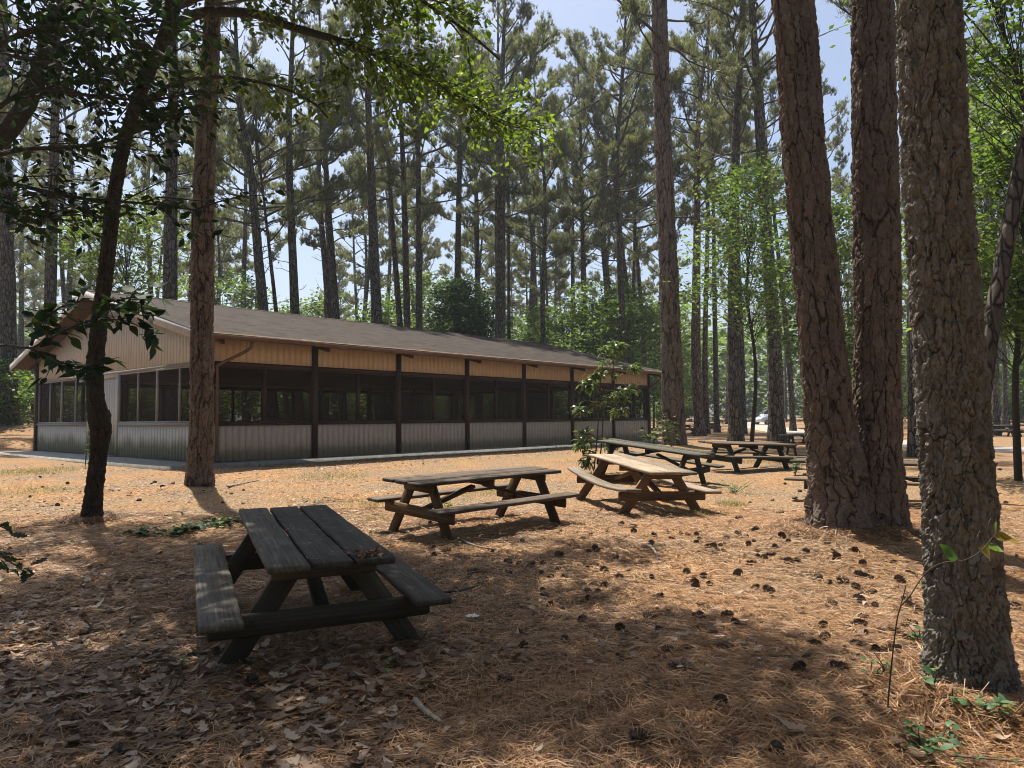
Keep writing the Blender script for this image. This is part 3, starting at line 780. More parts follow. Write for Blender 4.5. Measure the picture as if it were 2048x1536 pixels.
p = G(1503, 848.5); far_table(p[0], p[1], .1, 'tiny picnic table at the far end of the gravel track', 'wood_brown', 'wood_olive')
p = G(1453, 848.5); far_table(p[0], p[1], .3, 'tiny picnic table left of the thick grey trunk, deep in the forest', 'wood_brown', 'wood_olive')

# ================================================================== TREES
def voro(u, z, wrap, seed):
    """F1, F2, cell id and tilt on a wrapped grid"""
    iu, iz = np.floor(u), np.floor(z)
    f1 = np.full(u.shape, 9.); f2 = np.full(u.shape, 9.); cid = np.zeros(u.shape); tl = np.zeros(u.shape)
    for du in (-1, 0, 1):
        for dz in (-1, 0, 1):
            cu, cz = iu + du, iz + dz
            wu = np.mod(cu, wrap)
            jx = cu + .5 + .85 * (hash2(wu, cz, seed) - .5); jz = cz + .5 + .85 * (hash2(wu, cz, seed + 5.3) - .5)
            d = np.hypot(u - jx, z - jz)
            new = d < f1
            f2 = np.where(new, f1, np.minimum(f2, d)); h = hash2(wu, cz, seed + 9.7); cid = np.where(new, h, cid)
            tl = np.where(new, (u - jx) * np.cos(h * 40) + (z - jz) * np.sin(h * 40), tl); f1 = np.where(new, d, f1)
    return f1, f2, cid, tl

def bark_trunk(name, path, radii, mat, parent, plate=(.09, .16), depth=.022, res=(160, 500), seed=1.0, flare=0.0, lobes=0.0, flaky=0.0, ek=1.0):
    nth, nz = res
    c = smooth_path(path, nz); L = np.concatenate([[0], np.cumsum(np.linalg.norm(np.diff(c, axis=0), axis=1))])
    pl = np.concatenate([[0], np.cumsum(np.linalg.norm(np.diff(np.asarray(path), axis=0), axis=1))])
    r = np.interp(L / L[-1], pl / pl[-1], radii)
    t = unit(np.gradient(c, axis=0)); X = unit(np.cross(np.array([0, 1., 0])[None], t)); Y = np.cross(t, X)
    th = np.linspace(0, 2 * np.pi, nth, endpoint=False)
    TH_, LL = np.meshgrid(th, L, indexing='xy')       # nz,nth
    RR = r[:, None] * np.ones_like(TH_)
    rm = float(np.mean(radii))
    wrap = max(6, round(2 * np.pi * rm / plate[0]))
    ax_, ay_ = np.cos(TH_) * rm / plate[0], np.sin(TH_) * rm / plate[0]     # plate-sized units round the trunk
    lz = LL / plate[1]
    def n3(f, fz, sd): return vnoise(ax_ * f + lz * fz * .37 + 50, ay_ * f * .8 + lz * fz + 31, seed + sd) - .5
    w1 = n3(.7, .8, 0) * .7 + n3(1.9, 2.1, 1) * .40 + n3(5, 5, 11) * .26
    w2 = n3(.8, .7, 2) * .7 + n3(2.1, 1.9, 3) * .40 + n3(5, 5, 12) * .26
    wrap = max(10, 5 * round(wrap / 5)); u = TH_ / (2 * np.pi) * wrap + w1; z = lz + w2
    f1, f2, cid, tl = voro(u, z, wrap, seed)
    v1, v2, vid, vtl = voro(u * .8 + 7 * 0, z * .24 + n3(1.2, .6, 31) * .3, max(5, round(wrap * .8)), seed + 13)
    e = np.minimum((f2 - f1) * 1.9, (v2 - v1) * .9)
    cid = .6 * cid + .4 * vid
    s = np.clip(e / .13 * ek, 0, 1); s = s * s * (3 - 2 * s)
    g1, g2, cid2, tl2 = voro(u * 2 + n3(3, 3, 21) * .5, z * 2.2 + n3(3, 3, 22) * .5, wrap * 2, seed + 3)
    g = g2 - g1; s2 = np.clip(g / .18, 0, 1)
    fine = n3(9, 7, 4); fine2 = n3(22, 14, 5)
    disp = depth * (-.35 + .80 * (s - 1) + .7 * (cid - .5) + .75 * tl * (1 + flaky) + .55 * (cid2 - .5) + .5 * tl2 * (1 + flaky) + .15 * s2 + .5 * fine + .35 * fine2)
    big = .07 * RR * n3(.28, .22, 6)
    rad = RR + disp + big
    if lobes:
        k = np.exp(-LL / .22)
        rad = rad + lobes * k * (.5 + .5 * np.sin(TH_ * 5 + seed) + .4 * np.sin(TH_ * 9 + 2)) + lobes * .6 * np.exp(-LL / .5) * n3(.8, .9, 8)
    V = c[:, None, :] + (np.cos(TH_) * rad)[..., None] * X[:, None, :] + (np.sin(TH_) * rad)[..., None] * Y[:, None, :]
    i, j = np.meshgrid(np.arange(nz - 1), np.arange(nth), indexing='ij')
    q = np.stack([i * nth + j, i * nth + (j + 1) % nth, (i + 1) * nth + (j + 1) % nth, (i + 1) * nth + j], -1).reshape(-1, 4)
    V = V.reshape(-1, 3)
    if parent: V = V - np.array(parent.location)
    return mesh_obj(name, V, [q], mat, parent, True, {'edge': (e * ek).ravel(), 'edge2': g.ravel(), 'plate': (cid * .6 + cid2 * .4).ravel()})

def tuft_mesh(pos, dr, k, ln, wd, spread=.9):
    N = len(pos)
    d = unit(np.repeat(dr, k, 0) + rng.normal(0, spread * .55, (N * k, 3)) + np.array([0, 0, .18]))
    l = ln * rng.uniform(.7, 1.15, N * k)
    b = np.repeat(pos, k, 0) + rng.normal(0, .03, (N * k, 3))
    side = unit(np.cross(d, rng.normal(0, 1, (N * k, 3)))) * (wd / 2)
    V = np.stack([b - side, b + side, b + d * l[:, None]], 1).reshape(-1, 3)
    F = np.arange(N * k * 3).reshape(-1, 3)
    rnd = np.repeat(np.clip(np.repeat(rng.random(N), k) * .6 + rng.random(N * k) * .4, 0, 1), 3)
    return V, F, rnd

def pine_parts(axis, zb, H, seed, nprim=30, blen=4.2, deadn=7, trunk_r=.3, dens=1.0):
    """limbs and needle tufts along the trunk: open rounded crown, foliage in clumps at the outer ends of the limbs"""
    r = np.random.default_rng(seed)
    br = MB(); tp = []; td = []
    for i in range(nprim + deadn):
        dead = i >= nprim
        fz = ((i + r.random()) / nprim) ** .9
        z = (zb + (H - zb) * fz * .98) if not dead else r.uniform(zb * .6, zb * 1.1)
        t = np.clip((z - zb) / (H - zb), 0, 1)
        prof = (.62 + .38 * math.sin(math.pi * min(1, t * 1.5))) * (1 - .48 * max(0, t - .5) / .5)
        ln = blen * prof * r.uniform(.55, 1.2) * (.45 if dead else 1)
        az = i * 2.399 + r.normal(0, .6)
        el = r.uniform(-.10, .40) + .75 * t
        o = axis(z); n = 8; pts = [o]
        d = np.array([math.cos(az) * math.cos(el), math.sin(az) * math.cos(el), math.sin(el)])
        for s in range(n - 1):
            d = unit(d + np.array([r.normal(0, .17), r.normal(0, .17), r.normal(.05, .14)])); pts.append(pts[-1] + d * ln / (n - 1))
        pts = np.array(pts); r0 = (.014 + .013 * ln) * (.7 if dead else 1)
        br.tube(pts, np.linspace(r0, .010, n), 5, False)
        bare = dead or r.random() < .12
        nsec = int(3 + ln * 1.6) if not dead else 2
        for s in range(nsec):
            f = r.uniform(.42, 1.0) if not bare else r.uniform(.3, 1); kk = min(int(f * (n - 1)), n - 2); k = f * (n - 1) - kk
            b0 = pts[kk] + (pts[kk + 1] - pts[kk]) * k; dd = unit(pts[kk + 1] - pts[kk]); sd = np.cross(dd, [0, 0, 1.]); sgn = 1 if s % 2 else -1
            d2 = unit(dd * .8 + sd * sgn * r.uniform(.3, 1.0) + np.array([0, 0, r.uniform(-.05, .6)])); l2 = r.uniform(.45, 1.1) * (.45 + .14 * ln)
            q = [b0]; dz = d2.copy()
            for _ in range(3): dz = unit(dz + r.normal(0, .18, 3) + np.array([0, 0, .12])); q.append(q[-1] + dz * l2 / 3)
            q = np.array(q); br.tube(q, np.linspace(max(.008, r0 * .4), .006, 4), 3, False)
            if bare: continue
            m = max(5, int(l2 / .055 * dens))
            for w in np.linspace(.35, 1.05, m):
                k3 = min(int(w * 3), 2); a = q[k3] + (q[k3 + 1] - q[k3]) * (w * 3 - k3)
                tp.append(a + r.normal(0, 1, 3) * np.array([.14, .14, .09])); td.append(unit(q[k3 + 1] - q[k3] + np.array([0, 0, .25])))
    return br, np.array(tp), np.array(td)

CONE_COUNT = 0
def pine_tree(label, px_pts, d, dia, H=28, zb=11.5, seed=1, mat='bark_far', group=None, base=None, nprim=30, blen=4.6, filt=True, needle='needle', near=None, cat='pine tree', name='pine_tree', deadn=7, kneed=11, nside=14):
    """a pine whose trunk runs through the photo points px_pts (bottom first) at depth d"""
    pts = [P(x, y, d) for x, y in px_pts]
    b = pts[0].copy()
    if base is None:
        if len(pts) > 1:
            sl = (pts[1] - pts[0]); k = (b[2] - gz(b[0], b[1])) / max(sl[2], .1); b = b - sl * k
        b[2] = gz(b[0], b[1]) - .05
        if np.linalg.norm(b - pts[0]) > .3: pts = [b] + pts
        else: pts[0] = b
    top = pts[-1]; dirn = unit(pts[-1] - pts[-2]) if len(pts) > 1 else np.array([0, 0, 1.])
    rest = H + b[2] - top[2]
    if rest > 1:
        e1 = top + dirn * rest * .45 / max(dirn[2], .6); e2 = e1 + (dirn * .6 + np.array([0, 0, .4])) * rest * .5
        pts = pts + [e1, e2]
    pts = np.array(pts)
    root = empty(name, pts[0])
    tag(root, label, cat, group)
    n = 26; c = smooth_path(pts, n)
    hh = (c[:, 2] - c[0, 2]) / (c[-1, 2] - c[0, 2])
    rr = dia / 2 * (1 - .80 * hh ** 1.25) * (1 + .35 * np.exp(-(c[:, 2] - c[0, 2]) / .35))
    loc = pts[0]
    tm = MB(); tm.tube(c - loc, rr, nside, False, .10, seed); tm.build('trunk', M[mat], root, True)
    ax = lambda z: np.array([np.interp(z, c[:, 2], c[:, 0]), np.interp(z, c[:, 2], c[:, 1]), z])
    br, tp, td = pine_parts(ax, b[2] + zb + .8, b[2] + H, seed, nprim, blen, deadn=deadn, trunk_r=dia / 2)
    br.V = [v - loc for v in br.V]
    br.build('branches', M['twig'], root)
    if filt:
        k = shade_keep(tp); tp, td = tp[k], td[k]
    V, F, rn = tuft_mesh(tp - loc, td, kneed, .26, .034 if d > 30 else .02)
    mesh_obj('needles', V, [F], M[needle], root, False, {'rnd': rn})
    return root

# --- close pines with modelled bark plates
def close_trunk(name, label, px_pts, d, radii_px, mat, res, plate, depth, seed, H=27, crown=(13, 26, 4.5, 30), lobes=0.0, flaky=0.0, cat='pine tree', parent=None, ek=1.0):
    pts = [P(x, y, d) for x, y in px_pts]
    rad = [r * d / F_PX * math.cos(math.atan((x - 1024) / F_PX)) for r, (x, y) in zip(radii_px, px_pts)]
    pts[0] = pts[0] - np.array([0, 0, .12])
    dirn = unit(pts[-1] - pts[-2])
    # finely modelled up to just above the frame, then a plainer upper trunk
    root = parent
    if root is None:
        root = empty(name, pts[0]); tag(root, label, cat)
    bark_trunk('trunk', pts, rad, M[mat], root, plate, depth, res, seed, lobes=lobes, flaky=flaky, ek=ek)
    up = [pts[-1] - dirn * .05]
    h0 = pts[-1][2]
    ups = np.array([pts[-1] - dirn * .05, pts[-1] + dirn * (H - h0) * .35, pts[-1] + dirn * (H - h0) * .7 + np.array([0, 0, .2]), pts[-1] + (dirn * .9 + np.array([0, 0, .1])) * (H - h0)])
    c = smooth_path(ups, 12); rr = np.linspace(rad[-1] * .99, .05, 12)
    loc = np.array(root.location)
    tm = MB(); tm.tube(c - loc, rr, 16, False); tm.build('upper_trunk', M['bark_far_red' if mat == 'bark_red' else 'bark_far'], root, True)
    ax = lambda z: np.array([np.interp(z, c[:, 2], c[:, 0]), np.interp(z, c[:, 2], c[:, 1]), z])
    if crown:
        br, tp, td = pine_parts(ax, crown[0], crown[1], int(seed * 10), crown[3], crown[2], deadn=0)
        k = shade_keep(tp); tp, td = tp[k], td[k]
        br.V = [v - loc for v in br.V]; br.build('branches', M['twig'], root)
        V, F, rn = tuft_mesh(tp - loc, td, 10, .25, .035); mesh_obj('needles', V, [F], M['needle'], root, False, {'rnd': rn})
    return root

close_trunk('pine_tree', 'big grey flaky-barked pine trunk at the right front with a yellow-leaved vine', [(1945, 1430), (1938, 1340), (1930, 1230), (1917, 1000), (1904, 820), (1893, 648), (1870, 324), (1857, 0), (1850, -160)], 3.62,
    [118, 95, 84, 78, 74, 72, 69, 65, 63], 'bark_grey', (400, 1000), (.060, .095), .011, 1.3, ek=2.0, lobes=.05, flaky=.9)
tw = empty('twin_pine_tree', P(1712, 1062, 7.8)); tag(tw, 'two-stemmed reddish pine with stems fused at a flared, sunlit base', 'pine tree')
close_trunk('x', '', [(1690, 1075), (1684, 1030), (1678, 960), (1664, 860), (1648, 720), (1640, 648), (1610, 324), (1586, 0), (1574, -160)], 7.8, [86, 70, 62, 53, 48, 46, 44, 43, 42], 'bark_red', (280, 900), (.115, .21), .020, 2.1, ek=1.0, lobes=.20, parent=tw, crown=(14, 27, 4.5, 26))
close_trunk('x', '', [(1752, 1080), (1753, 1040), (1754, 960), (1755, 860), (1755, 720), (1755, 648), (1750, 324), (1746, 0), (1744, -160)], 7.85, [76, 63, 55, 51, 49, 49, 48, 44, 43], 'bark_red', (280, 900), (.115, .21), .020, 3.7, ek=1.0, lobes=.16, parent=tw, crown=(14, 27, 4.5, 26))
bl = MB()   # sunlit burl at the fork foot
close_trunk('pine_tree', 'straight reddish-brown pine close to the near corner of the pavilion', [(399, 982), (400, 930), (403, 840), (404, 700), (406, 500), (407, 400), (416, 200), (427, 0), (433, -160)], 14.2, [33, 28, 25, 23.5, 23, 22.5, 20, 17, 16], 'bark_red', (180, 760), (.10, .20), .022, 4.4, ek=.7, lobes=.03, crown=(9.5, 25, 4.6, 34))
close_trunk('pine_tree', 'tall thick pine standing at the far right corner of the pavilion', [(1349, 900), (1348, 870), (1346, 800), (1342, 680), (1338, 560), (1328, 324), (1318, 0), (1312, -160)], 30.5, [29, 25, 22.5, 21, 19.5, 17.5, 16, 15], 'bark_red', (130, 600), (.19, .38), .042, 5.9, ek=.55, lobes=.06, crown=(15, 29, 5, 30))

NAMED = [
 # label, px points bottom->top, depth, dia, H, zb, seed, mat
 ('thick pine trunk cut by the left edge of the picture', [(17, 846), (14, 600), (10, 350), (6, 0)], 40, .98, 30, 13, 11, 'bark_far'),
 ('pine trunk rising behind the left gable end of the pavilion', [(100, 640), (104, 450), (112, 180), (116, 0)], 37, .66, 28, 12, 12, 'bark_far'),
 ('thick grey pine behind the roof, close left of the reddish front pine', [(340, 590), (342, 400), (346, 200), (348, 0)], 37, .82, 29, 12, 13, 'bark_far'),
 ('leaning, bent pine with curved limbs behind the roof', [(526, 615), (511, 450), (498, 310), (480, 225), (476, 150)], 39, .66, 24, 9.5, 14, 'bark_far'),
 ('thin dark stem leaning beside the bent pine', [(552, 620), (540, 510), (530, 420), (520, 330)], 41, .30, 19, 10, 15, 'bark_far'),
 ('straight dark pine right of the bent one behind the roof', [(590, 625), (578, 300), (582, 150), (588, 0)], 41, .60, 28, 12, 16, 'bark_far'),
 ('slender pine with long flat branches, leaning left above the roof', [(673, 640), (656, 400), (645, 200), (640, 60)], 44, .52, 27, 11, 17, 'bark_far'),
 ('tall grey pine in front of a close group of three trunks', [(754, 645), (744, 400), (734, 150), (728, 0)], 43, .74, 29, 13, 18, 'bark_far'),
 ('leftmost trunk of the close group behind the roof, slightly bent', [(797, 610), (781, 390), (769, 156), (764, 0)], 50, .48, 27, 12, 19, 'bark_far'),
 ('middle trunk of the close group behind the roof', [(814, 640), (808, 390), (800, 175), (796, 0)], 48, .52, 28, 12, 20, 'bark_far'),
 ('right-hand trunk of the close group behind the roof', [(838, 655), (837, 390), (836, 156), (836, 0)], 46, .54, 28, 12, 21, 'bark_far'),
 ('pine whose foot is hidden by the dark green bush behind the roof', [(915, 560), (918, 390), (921, 215), (924, 60)], 50, .56, 27, 13, 22, 'bark_far'),
 ('thick pine with great upswept limbs behind the middle of the roof', [(1000, 678), (1001, 590), (1004, 200), (1010, 0)], 47, .82, 29, 13, 23, 'bark_far'),
 ('pine close behind the one with upswept limbs', [(998, 640), (994, 390), (996, 235), (996, 120)], 55, .55, 27, 14, 24, 'bark_far'),
 ('thin trunk just right of the pine with upswept limbs', [(1018, 680), (1017, 390), (1015, 250)], 58, .36, 25, 13, 25, 'bark_far'),
 ('thin wavy trunk left of the pine with upswept limbs', [(960, 640), (958, 570), (950, 470), (953, 350), (948, 250)], 58, .34, 23, 11, 26, 'bark_far'),
 ('straight thin pine above the right half of the roof', [(1166, 700), (1166, 600), (1163, 350), (1160, 250)], 58, .48, 25, 12, 27, 'bark_far'),
 ('crooked thin pine with forked top right of the straight thin one', [(1216, 700), (1212, 590), (1203, 470), (1207, 390), (1200, 320)], 60, .36, 22, 11, 28, 'bark_far'),
 ('slender pine above the far end of the roof', [(1250, 735), (1243, 600), (1234, 312), (1239, 235), (1246, 120)], 50, .54, 26, 12, 29, 'bark_far'),
 ('thin trunk between the far end of the roof and the thick corner pine', [(1264, 711), (1268, 540), (1271, 384)], 62, .40, 25, 12, 30, 'bark_far'),
 ('pine right behind the thick corner pine, dark and straight', [(1400, 871), (1392, 711), (1394, 460), (1397, 231), (1410, 120)], 46, .66, 27, 12, 31, 'bark_far_red'),
 ('reddish narrow trunk touching the dark pine behind the corner pine', [(1414, 868), (1410, 711), (1415, 463), (1416, 300)], 52, .42, 26, 13, 32, 'bark_far_red'),
 ('grey pine with a pale scar near its foot in the open forest', [(1472, 880), (1467, 711), (1470, 330), (1484, 60), (1490, -60)], 37, .70, 28, 13, 33, 'bark_far'),
 ('grey pine behind the side-on table, left of the twin pine', [(1554, 882), (1549, 700), (1530, 420), (1521, 278), (1507, 60)], 36, .76, 28, 13, 34, 'bark_far'),
 ('slim straight trunk between two grey pines', [(1434, 864), (1431, 720), (1428, 500)], 57, .44, 25, 13, 35, 'bark_far'),
 ('dark leaning trunk seen just left of the twin pine', [(1586, 855), (1578, 720), (1562, 560), (1545, 400)], 60, .50, 24, 13, 36, 'bark_far'),
 ('slender grey trunk between the twin pine and the big flaky pine', [(1826, 912), (1826, 800), (1828, 500), (1832, 200)], 22.5, .30, 20, 12, 37, 'bark_far'),
 ('pale grey trunk peeking out right of the big flaky pine', [(1992, 846), (1991, 760), (1988, 600)], 46, .45, 25, 12, 38, 'bark_far'),
]
for lab, pts, d, dia, H, zb, seed, mt in NAMED:
    if d >= 48: H += 6; zb += 2
    px0 = pts[0][0]
    pine_tree(lab, pts, d, dia, H, zb, seed, mt, nprim=44 if seed == 23 else (40 if 1060 < px0 < 1290 else 30), blen=6.6 if seed == 23 else (5.8 if 1060 < px0 < 1290 else 4.8))
pine_tree('leaning pale-barked tree at the right edge behind green leaves', [(1968, 760), (1980, 671), (2017, 463), (2045, 315), (2075, 200)], 12.0, .29, 20, 13, 41, 'bark_far', nprim=10)

# --- random forest beyond, copies of a few generic pines
def generic_pine(seed, H, zb, dia, blen):
    zb = zb + 1.5; blen = blen * 1.05
    r = np.random.default_rng(seed)
    root = empty('pine_tree', (0, 0, 0))
    c = smooth_path(np.array([(0, 0, -.1), (r.normal(0, .12), r.normal(0, .12), H * .3), (r.normal(0, .4), r.normal(0, .4), H * .65), (r.normal(0, .7), r.normal(0, .7), H)]), 16)
    hh = np.clip(c[:, 2] / H, 0, 1); rr = dia / 2 * (1 - .82 * hh ** 1.2) * (1 + .3 * np.exp(-c[:, 2] / .4))
    tm = MB(); tm.tube(c, rr, 10, False, .1, seed); t = tm.build('trunk', M['bark_far'], root, True)
    ax = lambda z: np.array([np.interp(z, c[:, 2], c[:, 0]), np.interp(z, c[:, 2], c[:, 1]), z])
    br, tp, td = pine_parts(ax, zb, H, seed, 28, blen, deadn=6, dens=.8)
    b = br.build('branches', M['twig'], root)
    V, F, rn = tuft_mesh(tp, td, 9, .32, .055)
    n = mesh_obj('needles', V, [F], M['needle_far'], root, False, {'rnd': rn})
    return root
def copy_tree(o, parent=None):
    c = o.copy(); COL.objects.link(c); c.parent = parent
    for ch in list(o.children): copy_tree(ch, c)
    return c
def bpt(s, t): return BC + BL * s + BE * t
def clear_of_building(x, y):
    d = np.array([x, y]) - BC[:2]; s = d @ BL[:2]; t = d @ BE[:2]
    return not (-2.5 < s < BLEN + 2.5 and -3 < t < BW + 2.5)
protos = [generic_pine(100 + i, h, z, d, b) for i, (h, z, d, b) in enumerate([(27, 11, .5, 3.8), (25, 9.5, .42, 3.5), (29, 13, .58, 4.2), (23, 9, .38, 3.2), (26, 12, .46, 4.0)])]
ZL = {0: ('distant pine of the hazy forest on the left, beyond the gable end', 'far pines left of the pavilion'), 1: ('distant pine of the hazy forest rising behind the pavilion roof', 'far pines behind the pavilion'), 2: ('distant pine in the forest seen between the right-hand trunks', 'far pines in the forest at the right')}
r5 = np.random.default_rng(55)
placed = []; used = set()
tries = 0
while len(placed) < 112 and tries < 4000:
    tries += 1
    y = r5.uniform(50, 135); px = r5.uniform(-80, 2130); x = (px - 1024) / F_PX * y
    if px < 620 and r5.random() < .45: continue
    if not clear_of_building(x, y): continue
    if any((x - a) ** 2 + (y - b) ** 2 < 9 for a, b in placed): continue
    if abs(x - np.interp(y, [27, 36, 52, 84, 120], [18.5, 18, 21, 28.5, 40])) < 4: continue
    placed.append((x, y))
    i = int(r5.integers(0, len(protos)))
    o = protos[i] if i not in used else copy_tree(protos[i])
    used.add(i)
    s = r5.uniform(.95, 1.32)
    o.location = (x, y, float(gz(x, y)) - .05); o.rotation_euler = (r5.normal(0, .02), r5.normal(0, .02), r5.uniform(0, 6.28)); o.scale = (s, s, s)
    z = 0 if px < 480 else (1 if px < 1280 else 2)
    tag(o, ZL[z][0], 'pine tree', ZL[z][1])

# --- broadleaf trees
def broad_parts(r, H, cr, zb, n_clump, per, leaf, flat=.75):
    """leaf clumps through an uneven crown; returns leaf pos"""
    cl = []
    for i in range(n_clump):
        a = r.uniform(0, 6.283); q = r.random() ** .5; zz = r.random()
        rad = cr * q * (math.sin(math.pi * min(1, .12 + .83 * zz)) ** .7)
        cl.append((rad * math.cos(a), rad * math.sin(a), zb + (H - zb) * zz))
    return np.array(cl)
def broad_tree(name, loc, H, cr, zb, seed, mat, label, cat='tree', group=None, n_clump=60, per=45, leaf=.16, trunk_r=.11, filt=False, cs=.55, link=True, lean=(0, 0), wr=.3):
    r = np.random.default_rng(seed)
    root = empty(name, loc)
    tag(root, label, cat, group)
    tm = MB()
    top = np.array([lean[0], lean[1], H * .8])
    c = smooth_path([(0, 0, -.1), (lean[0] * .2 + r.normal(0, .1), lean[1] * .2 + r.normal(0, .1), H * .28), (lean[0] * .6 + r.normal(0, .2), lean[1] * .6, H * .55), tuple(top)], 12)
    tm.tube(c, np.linspace(trunk_r, trunk_r * .25, 12), 8, False, .1, seed); tm.build('trunk', M['limb'], root, True)
    cl = broad_parts(r, H, cr, zb, n_clump, per, leaf)
    cl[:, 0] += np.interp(cl[:, 2], [0, H], [0, lean[0]]); cl[:, 1] += np.interp(cl[:, 2], [0, H], [0, lean[1]])
    bm = MB()
    for p in cl:
        z0 = max(zb * .6, p[2] * .72); k = np.array([np.interp(z0, c[:, 2], c[:, 0]), np.interp(z0, c[:, 2], c[:, 1]), z0])
        mid = (k + p) / 2 + r.normal(0, .12, 3) + np.array([0, 0, .1])
        bm.tube(smooth_path([k, mid, p], 5), np.linspace(trunk_r * .16, .005, 5), 4, False)
    bm.build('branches', M['limb'], root)
    per = int(per * 2.0); leaf = leaf * 1.15; N = n_clump * per
    pos = np.repeat(cl, per, 0) + r.normal(0, 1, (N, 3)) * np.array([cs, cs, cs * .45])
    if filt:
        k = shade_keep(pos + np.array(loc)); pos = pos[k]; N = len(pos)
    d = r.normal(0, 1, (N, 3)); d[:, 2] = d[:, 2] * .35 - .25
    nn = r.normal(0, .45, (N, 3)) + np.array([0, 0, 1])
    V, F, rn = leaves(T_CHEAP, pos, d, nn, leaf * r.uniform(.6, 1.25, N), wr, 0, 0, np.clip(r.random(N) * .7 + np.repeat(r.random(n_clump), per)[:N] * .3, 0, 1))
    mesh_obj('foliage', V, F, M[mat], root, False, {'rnd': rn})
    return root
def at_px(px, d):
    x = (px - 1024) / F_PX * d; return (x, d, float(gz(x, d)))

# distinct broadleaf trees and shrubs
broad_tree('broadleaf_shrub', at_px(922, 50), 10.8, 2.9, 4.5, 201, 'shrub_leaf', 'dark green dense bush rising behind the roof below a pine trunk', 'shrub', n_clump=120, per=70, leaf=.22, trunk_r=.12)
broad_tree('broadleaf_tree', at_px(1500, 30), 11.8, 3.0, 5.2, 202, 'under_leaf', 'bright green young tree in front of the pines, left of the twin trunk', 'broadleaf tree', n_clump=62, per=52, leaf=.17, trunk_r=.10, lean=(.3, 0), cs=.62)
broad_tree('broadleaf_tree', at_px(2030, 15), 8.2, 2.0, 3.0, 203, 'under_leaf', 'bright green leafy tree cut by the right edge, in front of the leaning trunk', 'broadleaf tree', n_clump=90, per=80, leaf=.13, trunk_r=.08, lean=(.3, 0), cs=.42)
broad_tree('broadleaf_tree', at_px(2085, 12), 11.5, 1.8, 6.5, 204, 'under_leaf', 'leafy tree reaching in at the upper right corner', 'broadleaf tree', n_clump=45, per=60, leaf=.12, trunk_r=.08, cs=.4, lean=(-.8, 0))
broad_tree('broadleaf_tree', at_px(262, 24.5), 7.2, 2.6, 5.0, 205, 'oak_leaf', 'thin yellow-green tree behind the gable roof, left of the grey pine', 'broadleaf tree', n_clump=34, per=40, leaf=.14, trunk_r=.07, cs=.5, lean=(-.3, 0)) if False else None
broad_tree('broadleaf_tree', (-20.5, 38.0, float(gz(-20.5, 38.))), 12.5, 3.6, 7.0, 206, 'oak_leaf', 'yellow-green airy tree above the pavilion gable', 'broadleaf tree', n_clump=70, per=42, leaf=.20, trunk_r=.10, cs=.6)
broad_tree('broadleaf_tree', at_px(1685, 26), 9.0, 2.2, 3.0, 207, 'under_leaf', 'small green tree glimpsed in the fork behind the twin pine', 'broadleaf tree', n_clump=70, per=50, leaf=.17, trunk_r=.07)
# understory masses: individual small trees, copies of three kinds
und = [broad_tree('understory_tree', (0, 0, 0), h, c, z, 300 + i, m, 'x', 'broadleaf tree', n_clump=n, per=42, leaf=.26, trunk_r=.08, cs=.6) for i, (h, c, z, n, m) in enumerate([(6.5, 2.6, .8, 46, 'under_leaf'), (9.0, 3.0, 1.8, 58, 'under_leaf'), (5.0, 2.8, .3, 52, 'under_leaf'), (11.0, 3.2, 3.0, 62, 'under_leaf')])]
UL = {0: ('sunlit green understory tree at the far left beyond the lawn', 'understory trees beyond the lawn'), 1: ('green understory tree low in the forest behind the pavilion', 'understory trees behind the pavilion'), 2: ('green understory tree deep in the forest right of the pavilion', 'understory trees at the right')}
r6 = np.random.default_rng(66); pl2 = []; used = set(); tries = 0
while len(pl2) < 130 and tries < 5000:
    tries += 1
    y = r6.uniform(52, 150); px = r6.uniform(-60, 2120); x = (px - 1024) / F_PX * y
    if px > 1280 and r6.random() < .25: pass
    elif px <= 1280 and r6.random() < .35: continue
    if px > 1280 and y < 62: continue
    if not clear_of_building(x, y) or any((x - a) ** 2 + (y - b) ** 2 < 6 for a, b in pl2): continue
    if abs(x - np.interp(y, [27, 36, 52, 84, 120], [18.5, 18, 21, 28.5, 40])) < 6: continue
    pl2.append((x, y)); i = int(r6.integers(0, 4))
    o = und[i] if i not in used else copy_tree(und[i]); used.add(i)
    s = r6.uniform(.8, 1.25)
    o.location = (x, y, float(gz(x, y))); o.rotation_euler = (0, 0, r6.uniform(0, 6.28)); o.scale = (s, s, s)
    z = 0 if px < 420 else (1 if px < 1280 else 2); tag(o, UL[z][0], 'broadleaf tree', UL[z][1])
for i in range(9):     # hedge-like edge seen through the windows and left of the building
    q = bpt(-2 + i * 3.4, BW + 11 + (i % 3) * 3); x, y = q[0], q[1]
    o = copy_tree(und[2]); o.location = (x, y, float(gz(x, y))); o.rotation_euler = (0, 0, i * 1.3); o.scale = (.9, .9, .72); tag(o, 'green understory tree seen through the pavilion windows', 'broadleaf tree', 'understory trees close behind the pavilion')

